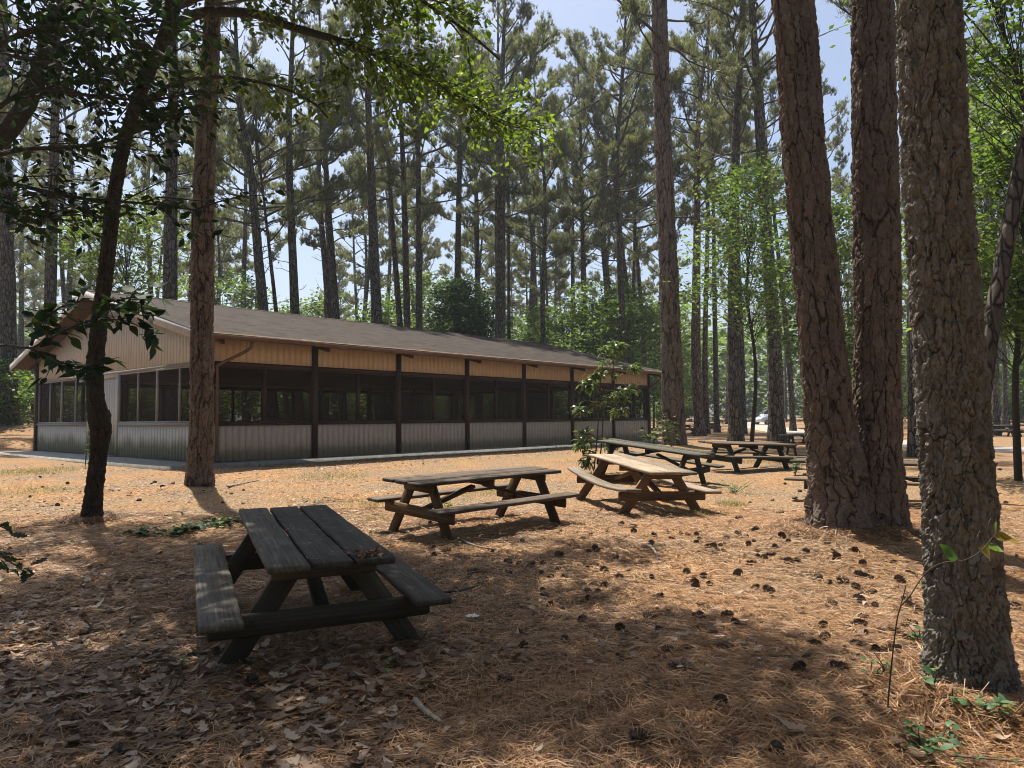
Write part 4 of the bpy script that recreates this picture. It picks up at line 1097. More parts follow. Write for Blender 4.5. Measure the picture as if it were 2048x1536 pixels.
for i, (x, y) in enumerate([(-7, -4), (-3.5, -9), (1.5, -7), (5, -3), (8.5, 1), (10, -8), (-11, 2), (-12, -10), (4, -14), (-6, -17), (13, -15), (0, -20), (14, 5), (-15, 8)]):  # unseen pines added to block sky light from behind the camera
    o = copy_tree(protos[i % 5]); o.location = (x, y, float(gz(x, y)) - .05); o.rotation_euler = (0, 0, i * 1.1); tag(o, 'unseen pine added around and behind the viewpoint to deepen the shade', 'pine tree', 'unseen shade pines around the viewpoint')
for i, (x, y) in enumerate([(-9, -12), (-4, -14), (2, -15), (7, -13), (12, -9), (-13, -5), (16, -2), (-16, 2), (-2, -19), (9, -19), (-10, -19), (17, 8)]):  # unseen small trees, also added to cut the open sky light
    o = copy_tree(und[(i * 3) % 4]); o.location = (x, y, float(gz(x, y))); o.rotation_euler = (0, 0, i * 1.7); o.scale = (1.3, 1.3, 1.3); tag(o, 'unseen understory tree added around and behind the viewpoint to deepen the shade', 'broadleaf tree', 'unseen shade understory around the viewpoint')

# far wood closing the view: one mass nobody could count
def far_wood():
    r = np.random.default_rng(77); N = 42000
    y = r.uniform(130, 190, N); x = r.uniform(-1, 1, N) * y * .85
    top = 15 + 7 * vnoise(x * .12, y * .1, 3) + 5 * vnoise(x * .4, y * .3, 5)
    z = r.random(N) ** .8 * top + gz(x, y)
    V, F, rn = leaves(T_CHEAP, np.stack([x, y, z], 1), r.normal(0, 1, (N, 3)) * [1, 1, .4], r.normal(0, .4, (N, 3)) + [0, 0, 1], r.uniform(1.0, 2.2, N), .38, 0, 0, r.random(N))
    o = mesh_obj('far_wood', V, F, M['under_leaf'], None, False, {'rnd': rn})
    tag(o, 'distant wood closing the view behind the open forest', 'far wood', kind='stuff')
far_wood()

# --- dark crooked tree at left with the long leafy limb
def twig_leaves(paths, per_m, size, r, tmpl, wr, droop=.3, spread=.16, filt=False, loc=np.zeros(3), out=.7):
    pos = []; dr = []
    for p in paths:
        L = np.linalg.norm(np.diff(p, axis=0), axis=1).sum(); n = max(2, int(L * per_m))
        q = smooth_path(p, n + 1)
        t = unit(np.gradient(q, axis=0))
        for k in range(n):
            sd = np.cross(t[k], [0, 0, 1.]) * (1 if r.random() < .5 else -1)
            pos.append(q[k] + r.normal(0, spread, 3)); dr.append(t[k] * .6 + sd * out + r.normal(0, .35, 3) - np.array([0, 0, droop]))
    pos = np.array(pos); dr = np.array(dr)
    if filt:
        k = shade_keep(pos); pos, dr = pos[k], dr[k]
    N = len(pos)
    V, F, rn = leaves(tmpl, pos - loc, dr, r.normal(0, .4, (N, 3)) + [0, 0, 1], size * r.uniform(.6, 1.25, N), wr, r.normal(0, .25, N), .12, r.random(N))
    return V, F, rn
def sub_branches(path, n, ln, r, z=-.1, f0=.25, up=.15):
    out = []
    for i in range(n):
        f = f0 + (1 - f0) * (i + r.random()) / n; k = min(int(f * (len(path) - 1)), len(path) - 2)
        b = path[k]; t = unit(path[k + 1] - path[k]); sd = np.cross(t, [0, 0, 1.]) * (1 if i % 2 else -1)
        d = unit(t * .6 + sd * r.uniform(.3, .9) + np.array([0, 0, r.normal(up, .3)])); q = [b]; l = ln * r.uniform(.5, 1.2)
        for _ in range(4): d = unit(d + r.normal(0, .2, 3) + np.array([0, 0, z])); q.append(q[-1] + d * l / 4)
        out.append(np.array(q))
    return out
def crooked_tree():
    r = np.random.default_rng(21)
    D = 10.3
    base = G(182, 1042)
    pts = [(182, 1046), (186, 1000), (192, 950), (198, 900), (201, 862), (198, 835), (191, 800), (190, 750), (193, 700), (199, 640), (207, 580), (214, 520), (222, 440), (232, 370), (250, 280), (275, 200), (300, 140), (325, 80), (340, 20), (346, -60)]
    rad = [24, 20.5, 18.5, 18, 22, 24, 18, 17.5, 17, 16.5, 16, 15.5, 14.5, 13.5, 13, 12.5, 12, 11.5, 10.5, 9]
    pw = [P(x, y, D - .004 * (1046 - y) * .3) for x, y in pts]; pw[0] = pw[0] - np.array([0, 0, .1])
    root = empty('crooked_tree', pw[0]); tag(root, 'dark crooked tree with a swollen bend and a long leafy limb overhead', 'broadleaf tree')
    loc = np.array(pw[0])
    bark_trunk('trunk', pw, [q * .87 * D / F_PX for q in rad], M['bark_dark'], root, (.05, .09), .016, (120, 560), 6.6, lobes=.02)
    limb = smooth_path([P(x, y, d) for x, y, d in [(327, 85, 9.4), (355, 51, 9.3), (403, 26, 9.2), (495, 26, 9.1), (545, 38, 9.1), (581, 53, 9.0), (668, 78, 9.0), (720, 95, 9.0), (773, 117, 9.1), (840, 150, 9.2), (905, 185, 9.3), (965, 222, 9.4), (1030, 262, 9.5)]], 30)
    limb2 = smooth_path([P(x, y, d) for x, y, d in [(262, 240, 9.7), (340, 170, 9.3), (444, 154, 9.0), (520, 165, 8.8), (580, 181, 8.7), (640, 215, 8.6), (655, 235, 8.6)]], 18)
    limb3 = smooth_path([P(340, 20, 9.2), P(480, -40, 8.6), P(640, -60, 8.2), P(800, -20, 8.2), P(930, 60, 8.4), P(1000, 120, 8.5)], 24)
    limb4 = smooth_path([P(346, -60, 9.2), P(420, -160, 10), P(560, -200, 11), P(720, -120, 11.5), P(860, -10, 11.5), P(940, 60, 11.4)], 24)
    bm = MB(); paths = []
    for l, r0 in ((limb, .075), (limb2, .032), (limb3, .05), (limb4, .05)):
        bm.tube(l, np.linspace(r0, .012, len(l)), 7, False)
    subs = sub_branches(limb, 34, 1.0, r, -.10, .48) + sub_branches(limb, 5, .6, r, -.10, .12)[:4] + sub_branches(limb2, 7, .5, r, -.15, .45) + sub_branches(limb3[:-3], 24, .9, r, -.14) + sub_branches(limb4[:-4], 16, .9, r, -.08)
    # unseen upper crown, clumps added up the sun's path to shade the foreground
    SHADE_PX = [(0, 1060), (200, 1060), (480, 1090), (640, 1130), (820, 1125), (1000, 1140), (1250, 1165), (1450, 1235), (1640, 1300), (1780, 1400), (1750, 1536), (0, 1536)]
    SH = np.array([G(*p)[:2] for p in SHADE_PX]); crown = []
    lo, hi = SH.min(0), SH.max(0)
    cl = []
    while len(cl) < 165:
        g = lo + (hi - lo) * r.random(2)
        if len(cl) > 120: g[1] = r.uniform(1.9, 4.4); g[0] = r.uniform(-2.6, 2.6)
        if not in_poly(g[:1], g[1:], SH)[0]: continue
        h = max(r.uniform(7.2, 11.5), (1.5 + .70 * g[1]) / (1 - .70 * sun_dir[1] / sun_dir[2])); cl.append(np.array([g[0], g[1], 0]) + sun_dir * h / sun_dir[2])
    for e in cl:
        s0 = pw[-1] if r.random() < .6 else limb4[12]
        m_ = (s0 + e) / 2 + r.normal(0, .35, 3); pth = smooth_path([s0, m_, e], 8)
        bm.tube(pth, np.linspace(.035, .010, 8), 4, False)
        for q in range(6):
            d = unit(r.normal(0, 1, 3) * [1, 1, .5]); crown.append(np.array([e, e + d * .3, e + d * .62 + [0, 0, -.05]]))
    for s in subs + crown: bm.tube(s, np.linspace(.012, .004, len(s)), 3, False)
    subs2 = []
    for s in subs: subs2 += sub_branches(s, 4, .5, r, -.12, .2)
    bm.V = [v - loc for v in bm.V]; bm.build('branches', M['limb'], root, True)
    m = MB()
    V, F, rn = twig_leaves(subs + subs2, 30, .095, r, T_OVAL, .27, .25, .06, False, loc); m.add(V, F, rnd=rn)
    V, F, rn = twig_leaves(crown, 26, .12, r, T_CHEAP, .32, .1, .16, True, loc); m.add(V, F, rnd=rn)
    m.build('foliage', M['oak_leaf'], root)
crooked_tree()

# --- dark holly at the left edge, close to the camera
def holly():
    r = np.random.default_rng(31)
    b = np.array([-5.6, 6.0, float(gz(-5.6, 6.0))])
    root = empty('holly_tree', b); tag(root, 'dark broad-leaved holly at the left edge hanging over the scene', 'holly tree')
    bm = MB()
    stem = smooth_path([b - [0, 0, .1], P(-260, 700, 6.0), P(-120, 420, 6.1), (P(40, 230, 6.2)), P(85, 120, 6.2), P(130, -60, 6.3)], 24)
    bm.tube(stem, np.linspace(.15, .055, 24), 10, False, .08, 3); bm.V = [v - b for v in bm.V]; bm.build('trunk', M['limb'], root, True)
    bm = MB()
    main = []
    for pl, d0, d1, r0 in (
        ([(-60, 330), (34, 300), (120, 296), (190, 288), (280, 262), (365, 230)], 5.6, 4.8, .022),
        ([(60, 200), (143, 167), (240, 140), (345, 106)], 5.8, 5.0, .02),
        ([(-80, 350), (0, 362), (150, 395), (300, 408), (425, 425)], 5.4, 4.6, .02),
        ([(-40, 240), (60, 180), (170, 190), (300, 200), (400, 180)], 5.0, 4.4, .018),
        ([(-50, 120), (60, 60), (180, 60), (290, 90)], 4.8, 4.2, .018),
        ([(-50, 20), (50, -20), (150, 0), (240, 40)], 4.4, 3.9, .018),
        ([(-60, 80), (20, 110), (110, 130), (210, 170), (300, 250)], 5.2, 4.6, .018),
        ([(-60, 400), (30, 420), (110, 440)], 5.2, 4.9, .012),
        ([(-90, -40), (40, -90), (220, -70), (330, -10)], 4.8, 4.4, .018),
        ([(90, 100), (200, 60), (300, 40), (390, 60)], 6.0, 5.4, .02),
    ):
        n = len(pl); p = smooth_path([P(x, y, d0 + (d1 - d0) * i / (n - 1)) for i, (x, y) in enumerate(pl)], 16); main.append(p)
        bm.tube(p, np.linspace(r0, .005, 16), 6, False)
    subs = []
    for p in main: subs += sub_branches(p, 22, .6, r, -.05, .1)
    sub2 = []
    for s in subs: sub2 += sub_branches(s, 3, .25, r, -.1, .3)
    for s in subs: bm.tube(s, np.linspace(.007, .002, len(s)), 3, False)
    # low branch in front of the gable with large leaves
    low = []
    for pl, d0, d1 in (([(-40, 694), (20, 690), (62, 697), (130, 660), (190, 640), (240, 640), (285, 655), (318, 680)], 3.5, 3.1), ([(62, 697), (110, 720), (160, 735), (205, 730)], 3.35, 3.2), ([(62, 690), (80, 650), (120, 615), (165, 600)], 3.45, 3.3), ([(190, 640), (215, 605), (255, 600), (290, 598)], 3.2, 3.1)):
        n = len(pl); p = smooth_path([P(x, y, d0 + (d1 - d0) * i / (n - 1)) for i, (x, y) in enumerate(pl)], 14); low.append(p)
        bm.tube(p, np.linspace(.008, .002, 14), 5, False)
    low[0] = low[0][4:]
    lsub = []
    for p in low: lsub += sub_branches(p, 6, .17, r, -.1, .15)
    for s in lsub: bm.tube(s, np.linspace(.003, .0015, len(s)), 3, False)
    # sprig at lower left
    sp = [smooth_path([P(-60, 1120, 3.0), P(-10, 1110, 3.0), P(30, 1130, 2.95), P(55, 1150, 2.9)], 8), smooth_path([P(-60, 1060, 3.1), P(-10, 1050, 3.1), P(25, 1065, 3.05)], 8)]
    for p in sp: bm.tube(p, np.linspace(.005, .002, 8), 5, False)
    bm.V = [v - b for v in bm.V]; bm.build('branches', M['limb'], root, True)
    V1, F1, n1 = twig_leaves(subs + sub2, 14, .075, r, T_OVAL, .26, .25, .03, False, b)
    m = MB(); m.add(V1, F1, rnd=n1)
    V2, F2, n2 = twig_leaves(low + lsub, 42, .078, r, T_OVAL, .27, .35, .012, False, b, .8); m.add(V2, F2, rnd=n2)
    V3, F3, n3 = twig_leaves(sp + sub_branches(sp[0], 3, .10, r), 34, .075, r, T_OAK, .30, .3, .02, False, b); m.add(V3, F3, rnd=n3)
    m.build('foliage', M['holly_leaf'], root)
holly()

# ================================================================== SMALL PLANTS
def sapling():
    r = np.random.default_rng(41)
    b = np.array([1.98, 17.5, 0]); b[2] = gz(b[0], b[1])
    root = empty('sapling', b); tag(root, 'slender sapling with long drooping glossy leaves beside the mossy table', 'sapling')
    D = 17.4; bm = MB(); tips = []
    stems = [[(1187, 948), (1194, 880), (1199, 800), (1204, 740), (1210, 700)], [(1196, 948), (1203, 890), (1207, 830), (1222, 780), (1226, 745), (1230, 690)], [(1183, 948), (1176, 900), (1170, 860)], [(1199, 800), (1215, 790), (1240, 785), (1262, 775)], [(1204, 740), (1230, 738), (1255, 735), (1275, 738)], [(1194, 830), (1176, 820), (1160, 818)], [(1203, 880), (1190, 870), (1168, 880), (1158, 890)], [(1199, 790), (1185, 770), (1172, 768)], [(1207, 830), (1225, 825), (1242, 822)], [(1222, 780), (1232, 785), (1245, 795)], [(1210, 700), (1220, 700), (1240, 694)], [(1204, 740), (1196, 745), (1188, 752)], [(1196, 900), (1180, 905), (1170, 925)], [(1203, 890), (1215, 880), (1222, 890)]]
    wp = []
    for i, s in enumerate(stems):
        p = smooth_path([P(x, y, D + r.normal(0, .12)) for x, y in s], 10); wp.append(p)
        bm.tube(p, np.linspace(.022 if i < 2 else .009, .005, 10), 6, False)
    bm.V = [v - b for v in bm.V]; bm.build('stem', M['twig'], root, True)
    pos = []; dr = []
    for i, p in enumerate(wp):
        for q, n in ((p[-1], 22), (p[5], 14), (p[7], 14), (p[8], 12)):
            t = unit(p[-1] - p[-3])
            for k in range(n):
                a = k * 2.4 + r.normal(0, .3); pos.append(q + r.normal(0, .05, 3)); dr.append(t * .5 + np.array([math.cos(a), math.sin(a), r.normal(-.15, .4)]))
    N = len(pos)
    V, F, rn = leaves(T_LANCE, np.array(pos) - b, np.array(dr), r.normal(0, .3, (N, 3)) + [0, 0, 1], r.uniform(.14, .28, N), .15, -.5, .1, r.random(N))
    mesh_obj('foliage', V, F, M['rhodo_leaf'], root, False, {'rnd': rn})
sapling()

def seedling(px, py, h, n, leaf, label, seed, mat='seedling_leaf', cat='seedling', group=None, spread=.1, tmpl=T_OVAL, name='seedling', wr=.3, stems=3):
    r = np.random.default_rng(seed); b = G(px, py)
    root = empty(name, b); tag(root, label, cat, group)
    bm = MB(); pos = []; dr = []
    for s in range(stems):
        tip = np.array([r.normal(0, spread), r.normal(0, spread), h * r.uniform(.6, 1)])
        p = smooth_path([(0, 0, -.02), tip * .5 + r.normal(0, .02, 3), tip], 6); bm.tube(p, np.linspace(.004, .002, 6) * (1 + h), 4, False)
        for k in range(n):
            f = .35 + .65 * k / max(1, n - 1); q = p[min(5, int(f * 5.01))]; a = r.uniform(0, 6.28)
            pos.append(q + r.normal(0, .01, 3)); dr.append([math.cos(a), math.sin(a), r.normal(.05, .3)])
    bm.build('stem', M['twig'], root)
    N = len(pos); V, F, rn = leaves(tmpl, np.array(pos), np.array(dr), r.normal(0, .25, (N, 3)) + [0, 0, 1], leaf * r.uniform(.7, 1.2, N), wr, -.2, .1, r.random(N))
    mesh_obj('foliage', V, F, M[mat], root, False, {'rnd': rn})
    return root
seedling(1888, 1400, .16, 6, .075, 'small green seedling at the left foot of the big flaky pine', 1, spread=.09)
seedling(1985, 1450, .10, 8, .06, 'low green seedlings at the lower right, under the big flaky pine', 2, spread=.14, stems=5)
seedling(1840, 1500, .10, 8, .055, 'creeping green sprigs at the bottom right of the picture', 3, spread=.13, stems=6)
seedling(1765, 1360, .14, 4, .05, 'faint green sprig beside the bare vine stem', 4, spread=.07, stems=4)
seedling(1842, 1290, .12, 4, .06, 'green sprig touching the left side of the big flaky pine', 5, spread=.05)
seedling(325, 1405, .22, 2, .085, 'lone three-leaved seedling in the leaf litter at front left', 6, spread=.05, stems=2)
seedling(785, 1345, .10, 3, .09, 'two-leaved dark green seedling beside the near table leg', 7, spread=.09, stems=2, wr=.4)
seedling(1262, 905, .5, 10, .10, 'pale green weed left of the thick corner pine base', 8, 'rhodo_leaf', spread=.22, stems=6) if False else None
seedling(1302, 893, .9, 14, .20, 'leafy weed growing against the left of the thick corner pine', 9, 'rhodo_leaf', spread=.35, stems=7)
seedling(1345, 898, 1.5, 16, .20, 'creeper climbing the front of the thick corner pine', 10, 'rhodo_leaf', spread=.28, stems=7, name='creeper', cat='creeper')
seedling(895, 1018, .14, 5, .10, 'bright green sprig under the side-on brown table', 12, 'yellow_leaf', spread=.1, stems=4)
seedling(170, 935, 1.3, 26, .06, 'tall thin weed against the pavilion end wall', 13, spread=.10, stems=3, name='weed', cat='weed')
seedling(1590, 950, .45, 14, .10, 'green sprig beside the twin pine and the dark table', 14, spread=.2, stems=5)
seedling(1470, 985, .22, 12, .06, 'small grassy weed in the shade right of the bleached table', 15, spread=.25, stems=8)
for i, (x, y) in enumerate([(290, 1072), (335, 1075), (385, 1065), (430, 1058), (468, 1052)]):
    seedling(x, y, .12, 7, .10, ['ground ivy clump, outermost of the row left of the black table', 'ground ivy clump, second from outside in the row left of the black table', 'ground ivy clump in the middle of the row left of the black table', 'ground ivy clump, second nearest the black table', 'ground ivy clump right beside the black table'][i], 20 + i, 'shrub_leaf', 'ground ivy', 'ground ivy clumps', spread=.22, stems=9, name='ground_ivy', wr=.42)

def vine():
    r = np.random.default_rng(51); D = 3.02
    b = G(1775, 1418)
    p = smooth_path([b - [0, 0, .02]] + [P(x, y, D + d) for x, y, d in [(1783, 1330, .12), (1797, 1225, .05), (1818, 1195, 0), (1848, 1150, -.02), (1880, 1127, -.05), (1930, 1120, -.06), (1962, 1102, -.06), (1985, 1075, -.05), (1996, 1064, -.05)]], 40)
    root = empty('vine', b); tag(root, 'wiry vine with one green and several yellowing leaves across the big pine', 'vine')
    m = MB(); m.tube(p - b, np.linspace(.004, .002, 40), 5, False)
    q = smooth_path([P(1797, 1225, D + .05), P(1806, 1195, D + .03), P(1812, 1170, D)], 8); m.tube(q - b, .0022, 4, False)
    for pt in ((1962, 1102), (1985, 1075)):
        q = smooth_path([P(*pt, D - .06), P(pt[0] - 8, pt[1] - 25, D - .08), P(pt[0] - 2, pt[1] - 40, D - .06)], 8); m.tube(q - b, .0012, 3, False)
    m.build('stem', M['twig'], root)
    spec = [((1912, 1119), (1870, 1090), .05), ((1962, 1096), (1990, 1120), .62), ((1974, 1088), (2008, 1108), .45), ((1988, 1072), (2026, 1076), .72), ((1994, 1066), (2030, 1090), .9), ((1990, 1062), (1987, 1040), .35), ((1980, 1092), (1998, 1110), .66)]
    pos = np.array([P(a[0], a[1], D - .05) for a, c, f in spec]); tip = np.array([P(c[0], c[1], D - .06 + .05 * math.sin(i * 2.)) for i, (a, c, f) in enumerate(spec)])
    V, F, rn = leaves(np.array([0, .75, 1.0, .95, .7, .35, 0]), pos - b, tip - pos, np.array([(-.2, -.75, .75), (.3, -.8, .5), (0, -.6, .8), (.2, -.9, .3), (-.3, -.5, .8), (.5, -.8, .2), (-.2, -.7, .6)]), np.linalg.norm(tip - pos, axis=1), .30, np.array([.25, -.3, .2, -.2, .3, .2, -.3]), .22, np.array([f for *_, f in spec]))
    mesh_obj('foliage', V, F, M['yellow_leaf'], root, False, {'rnd': rn})
vine()

# grass: nobody could count the blades
def grass():
    r = np.random.default_rng(61); pos = []
    for px, py, rad, n in ((60, 945, 1.2, 1500), (150, 905, 1.2, 900), (60, 985, .9, 600), (500, 920, 1.2, 120), (660, 955, .9, 700), (620, 1000, .5, 120), (740, 1010, .5, 300), (760, 1040, .35, 90), (960, 985, .8, 600), (1020, 960, .9, 500), (900, 1000, .4, 90), (1165, 925, .8, 200), (1462, 1012, .25, 260), (1470, 990, .5, 90), (1430, 905, 1.6, 900), (1520, 925, 1.3, 700), (1380, 900, 1.0, 300), (1410, 1030, .3, 70), (1000, 1060, .5, 60), (700, 1075, .4, 60), (1600, 935, 1, 150)):
        c = G(px, py); a = r.uniform(0, 6.28, n); q = rad * r.random(n) ** .6
        x = c[0] + q * np.cos(a); y = c[1] + q * np.sin(a); pos.append(np.stack([x, y, gz(x, y) - .01], 1))
    pos = np.concatenate(pos); N = len(pos); d = r.normal(0, .45, (N, 3)); d[:, 2] = 1
    V, F, rn = leaves(np.array([0, 1., .7, 0]), pos, d, r.normal(0, 1, (N, 3)), r.uniform(.05, .13, N), .022, -.5, 0, r.random(N))
    tag(mesh_obj('grass', V, F, M['grass'], None, False, {'rnd': rn}), 'thin yellow-green grass scattered over the pine straw', 'grass', kind='stuff')
grass()

# ================================================================== FOREST FLOOR LITTER
def gnoise(x, y):
    near = np.clip(1 - np.hypot(x, y - 6) / 30, 0, 1)
    return gz(x, y) + near * (.05 * (vnoise(x * 1.1, y * 1.1, 1) - .5) + .035 * (vnoise(x * 4.3, y * 4.3, 2) - .5) + .034 * (vnoise(x * 9.5, y * 9.5, 4) - .5))
def litter():
    r = np.random.default_rng(71)
    # pine straw
    N = 120000
    y = 1.7 + 9.5 * r.random(N) ** 1.7; x = (r.uniform(-1, 1, N)) * (y * .74 + .3)
    for bx, by, br_, i0, i1 in ((2.27, 3.6, .30, 0, 2600), (3.45, 7.9, .44, 2600, 4400), (4.0, 7.9, .42, 4400, 6200), (-6.0, 10.3, .2, 6200, 6900)):
        k = i1 - i0; aa = r.uniform(0, 6.283, k); q = br_ + .22 * r.random(k) ** 1.6; x[i0:i1] = bx + q * np.cos(aa); y[i0:i1] = by + q * np.sin(aa)
    a = r.uniform(0, np.pi, N) + (vnoise(x * 1.3, y * 1.3, 31) - .5) * 5
    ln = r.uniform(.10, .20, N); wd = .0022 + .00045 * y
    cu = r.normal(0, .25, N)
    z = gnoise(x, y) + r.uniform(.002, .022, N)
    tz = r.normal(0, .10, N); tz[:6900] = r.normal(.1, .35, 6900); z[:6900] += .035 * r.random(6900)
    d = np.stack([np.cos(a), np.sin(a), tz], 1); s = np.stack([-np.sin(a), np.cos(a), r.normal(0, .3, N)], 1)
    c = np.stack([x, y, z], 1)
    A = c - d * (ln / 2)[:, None]; B = c + s * (cu * ln * .35)[:, None] + np.array([0, 0, .006]); C2 = c + d * (ln / 2)[:, None]
    w = s * (wd / 2)[:, None]
    V = np.stack([A - w, A + w, B - w, B + w, C2], 1).reshape(-1, 3)
    k = np.arange(N) * 5
    q = np.stack([k, k + 1, k + 3, k + 2], 1); t = np.stack([k + 2, k + 3, k + 4], 1)
    tag(mesh_obj('pine_straw', V, [q, t], M['straw'], None, False, {'rnd': np.repeat(r.random(N), 5)}), 'loose brown pine needles strewn over the forest floor', 'pine straw', kind='stuff')
    # fallen leaves
    xs = []; ys = []
    N = 110000
    y = 1.7 + 19 * r.random(N) ** 1.4; x = r.uniform(-1, 1, N) * (y * .76 + .3)
    left = np.clip(.85 - (x + 1.2 + .15 * (y - 4)) * .55, .10, 1) * np.clip(1.35 - y / 7.0, .22, 1)
    pat = np.clip((vnoise(x * .9, y * .9, 41) * .6 + vnoise(x * 2.5, y * 2.5, 42) * .4 - .30) * 2.4, .05, 1)
    keep = r.random(N) < left * pat * .75
    x, y = x[keep], y[keep]
    # sun-bleached leaf drift along the pavilion
    n2 = 2600; s = r.uniform(1, BLEN, n2); t = -.6 - 3.4 * r.random(n2) ** 1.5
    q = BC[None] + BL[None] * s[:, None] + BE[None] * t[:, None]
    x = np.concatenate([x, q[:, 0]]); y = np.concatenate([y, q[:, 1]])
    N = len(x)
    m = MB()
    kind = r.random(N)
    for tm, sel, sz, wr in ((T_OAK, kind < .42, .10, .30), (T_LANCE, (kind >= .42) & (kind < .8), .085, .20), (T_OVAL, kind >= .8, .07, .32)):
        n = sel.sum(); X, Y = x[sel], y[sel]
        pos = np.stack([X, Y, gnoise(X, Y) + r.uniform(.006, .03, n)], 1); a = r.uniform(0, 6.28, n)
        d = np.stack([np.cos(a), np.sin(a), r.normal(0, .07, n)], 1); nn = r.normal(0, .16, (n, 3)) + [0, 0, 1]
        V, F, rn = leaves(tm, pos, d, nn, sz * r.uniform(.55, 1.25, n) * 1.0, wr, r.normal(.1, .28, n), .12, r.random(n)); m.add(V, F, rnd=rn)
    tag(m.build('leaf_litter', M['litter'], None), 'fallen tan and grey oak leaves lying on the pine straw', 'leaf litter', kind='stuff')
litter()

# pine cones: each its own object
def cone_mesh(seed, L=.085, rad=.036):
    r = np.random.default_rng(seed); m = MB()
    core = np.array([(0, 0, t * L) for t in np.linspace(0, 1, 7)]); m.tube(core, rad * .55 * np.sin(np.linspace(.25, 3.0, 7)) ** .6, 7)
    n = 70
    for k in range(n):
        f = (k + .5) / n; z = f * L * .96; a = k * 2.39996
        rr = rad * (math.sin(.35 + 2.55 * f) ** .7); o = np.array([math.cos(a), math.sin(a), 0]); s = np.array([-math.sin(a), math.cos(a), 0])
        el = -.25 + 1.1 * f + r.normal(0, .1); d = o * math.cos(el) + np.array([0, 0, math.sin(el)]); w = .011 * (1 - .4 * f)
        b = np.array([0, 0, z]) + o * rr * .40; t = b + d * rr * .75; up = np.cross(d, s) * -.0045
        V = [b - s * w * .4, b + s * w * .4, t + s * w, t - s * w, t + d * .007 + up]
        m.add(np.array(V), [np.array([(0, 1, 2, 3)]), np.array([(3, 2, 4)])])
    V = np.concatenate(m.V); V[:, 2] -= L / 2
    m.V = [V]; return m
CONES = []
CP = [(1045,1078),(1086,1129),(1118,1118),(1062,1133),(1083,1149),(1152,1067),(1170,1084),(1195,1105),(1214,1066),(1251,1088),(1160,1190),(1176,1188),(1165,1240),(1181,1070),(1213,1153),(1240,1162),(1255,1149),(1281,1116),(1304,1160),(1229,1120),(1339,1070),(1363,1073),(1377,1072),(1393,1071),(1399,1083),(1344,1082),(1415,1094),(1374,1144),(1372,1169),(1392,1180),(1419,1170),(1392,1090),(1453,1080),(1476,1073),(1489,1074),(1398,1107),(1430,1107),(1441,1092),(1447,1088),(1448,1100),(1433,1103),(1497,1091),(1564,1081),(1577,1088),(1550,1098),(1541,1113),(1516,1114),(1529,1116),(1565,1119),(1500,1132),(1508,1128),(1476,1152),(1613,1112),(1595,1127),(1712,1106),(1633,1162),(1660,1169),(1728,1153),(1736,1159),(1717,1150),(1715,1202),(1722,1188),(1745,1187),(1545,1199),(1395,1237),(1454,1238),(1664,1218),(1800,1168),(1812,1200),(1830,1218),(1818,1262),(1836,1222),(1707,1253),(1720,1260),(1631,1297),(1713,1300),(1720,1322),(1751,1306),(1775,1306),(1795,1306),(1615,1317),(1598,1346),(1667,1336),(1685,1344),(1648,1281),(1287,1284),(1241,1319),(1353,1342),(1010,1372),(1440,1428),(1284,1500),(1473,1496),(1553,1516),(868,1118),(893,1108),(945,1148),(970,1152),(938,1158),(1038,1132),(1016,1128),(1210,1176),(1195,1186),(505,1378),(640,1335),(382,1322),(425,1260),(460,1265),(235,1518),(487,982),(487,1009),(445,1006),(463,989),(310,965),(325,975),(303,969),(345,970),(278,1000),(135,968),(85,975),(115,1012),(60,996),(125,930),(108,948),(310,1113),(80,845+110),(1268,1068),(1560,1030),(1602,1045),(1460,1045),(1510,1060),(1480,1040),(1530,1020),(1545,1003),(1590,1002),(1630,1015),(1570,970),(1600,985),(1500,1008),(1990,1215),(2010,1218),(2028,1212),(2040,1222),(2035,955),(1985,985),(2012,1005),(1960,930),(2000,940),(705,1030+60),(745,1090),(860,1050),(1240,1262),(1100,1212),(985,1105),(915,1095)]
_rc = np.random.default_rng(85)
for _ in range(60):
    CP.append((int(_rc.uniform(980, 1830)), int(1050 + 260 * _rc.random() ** 1.3)))
cm_ = []
for i in range(4):
    mm = cone_mesh(400 + i, .070 + .006 * i, .023 + .0015 * i); o = mm.build('pine_cone', M['cone' if i % 3 else 'cone_grey']); cm_.append(o)
rc = np.random.default_rng(81)
big = {(1713,1300): 'fat pine cone standing behind another at lower right, near the flaky pine', (1720,1322): 'fat pine cone lying in front of another at lower right, near the flaky pine', (1353,1342): 'large pine cone in a sun fleck at the bottom centre right', (1241,1319): 'upright dark pine cone in shade, front centre', (1287,1284): 'broad dark pine cone in shade in front of the sunlit straw', (1473,1496): 'pine cone at the bottom edge, right of the centre', (1284,1500): 'pale pine cone among leaves at the bottom edge', (235,1518): 'grey pine cone in the leaf litter at the bottom left edge', (505,1378): 'pine cone in the litter just right of the near table foot', (1454,1238): 'round black pine cone at the edge of the shade, right of another one', (1395,1237): 'black pine cone at the edge of the shade, left of a round one', (1010,1372): 'dark pine cone in leaf litter at the bottom centre', (1010,1372): 'dark pine cone in leaf litter at the bottom centre', (310,1113): 'lone pine cone lit by a sun fleck left of the black table'}
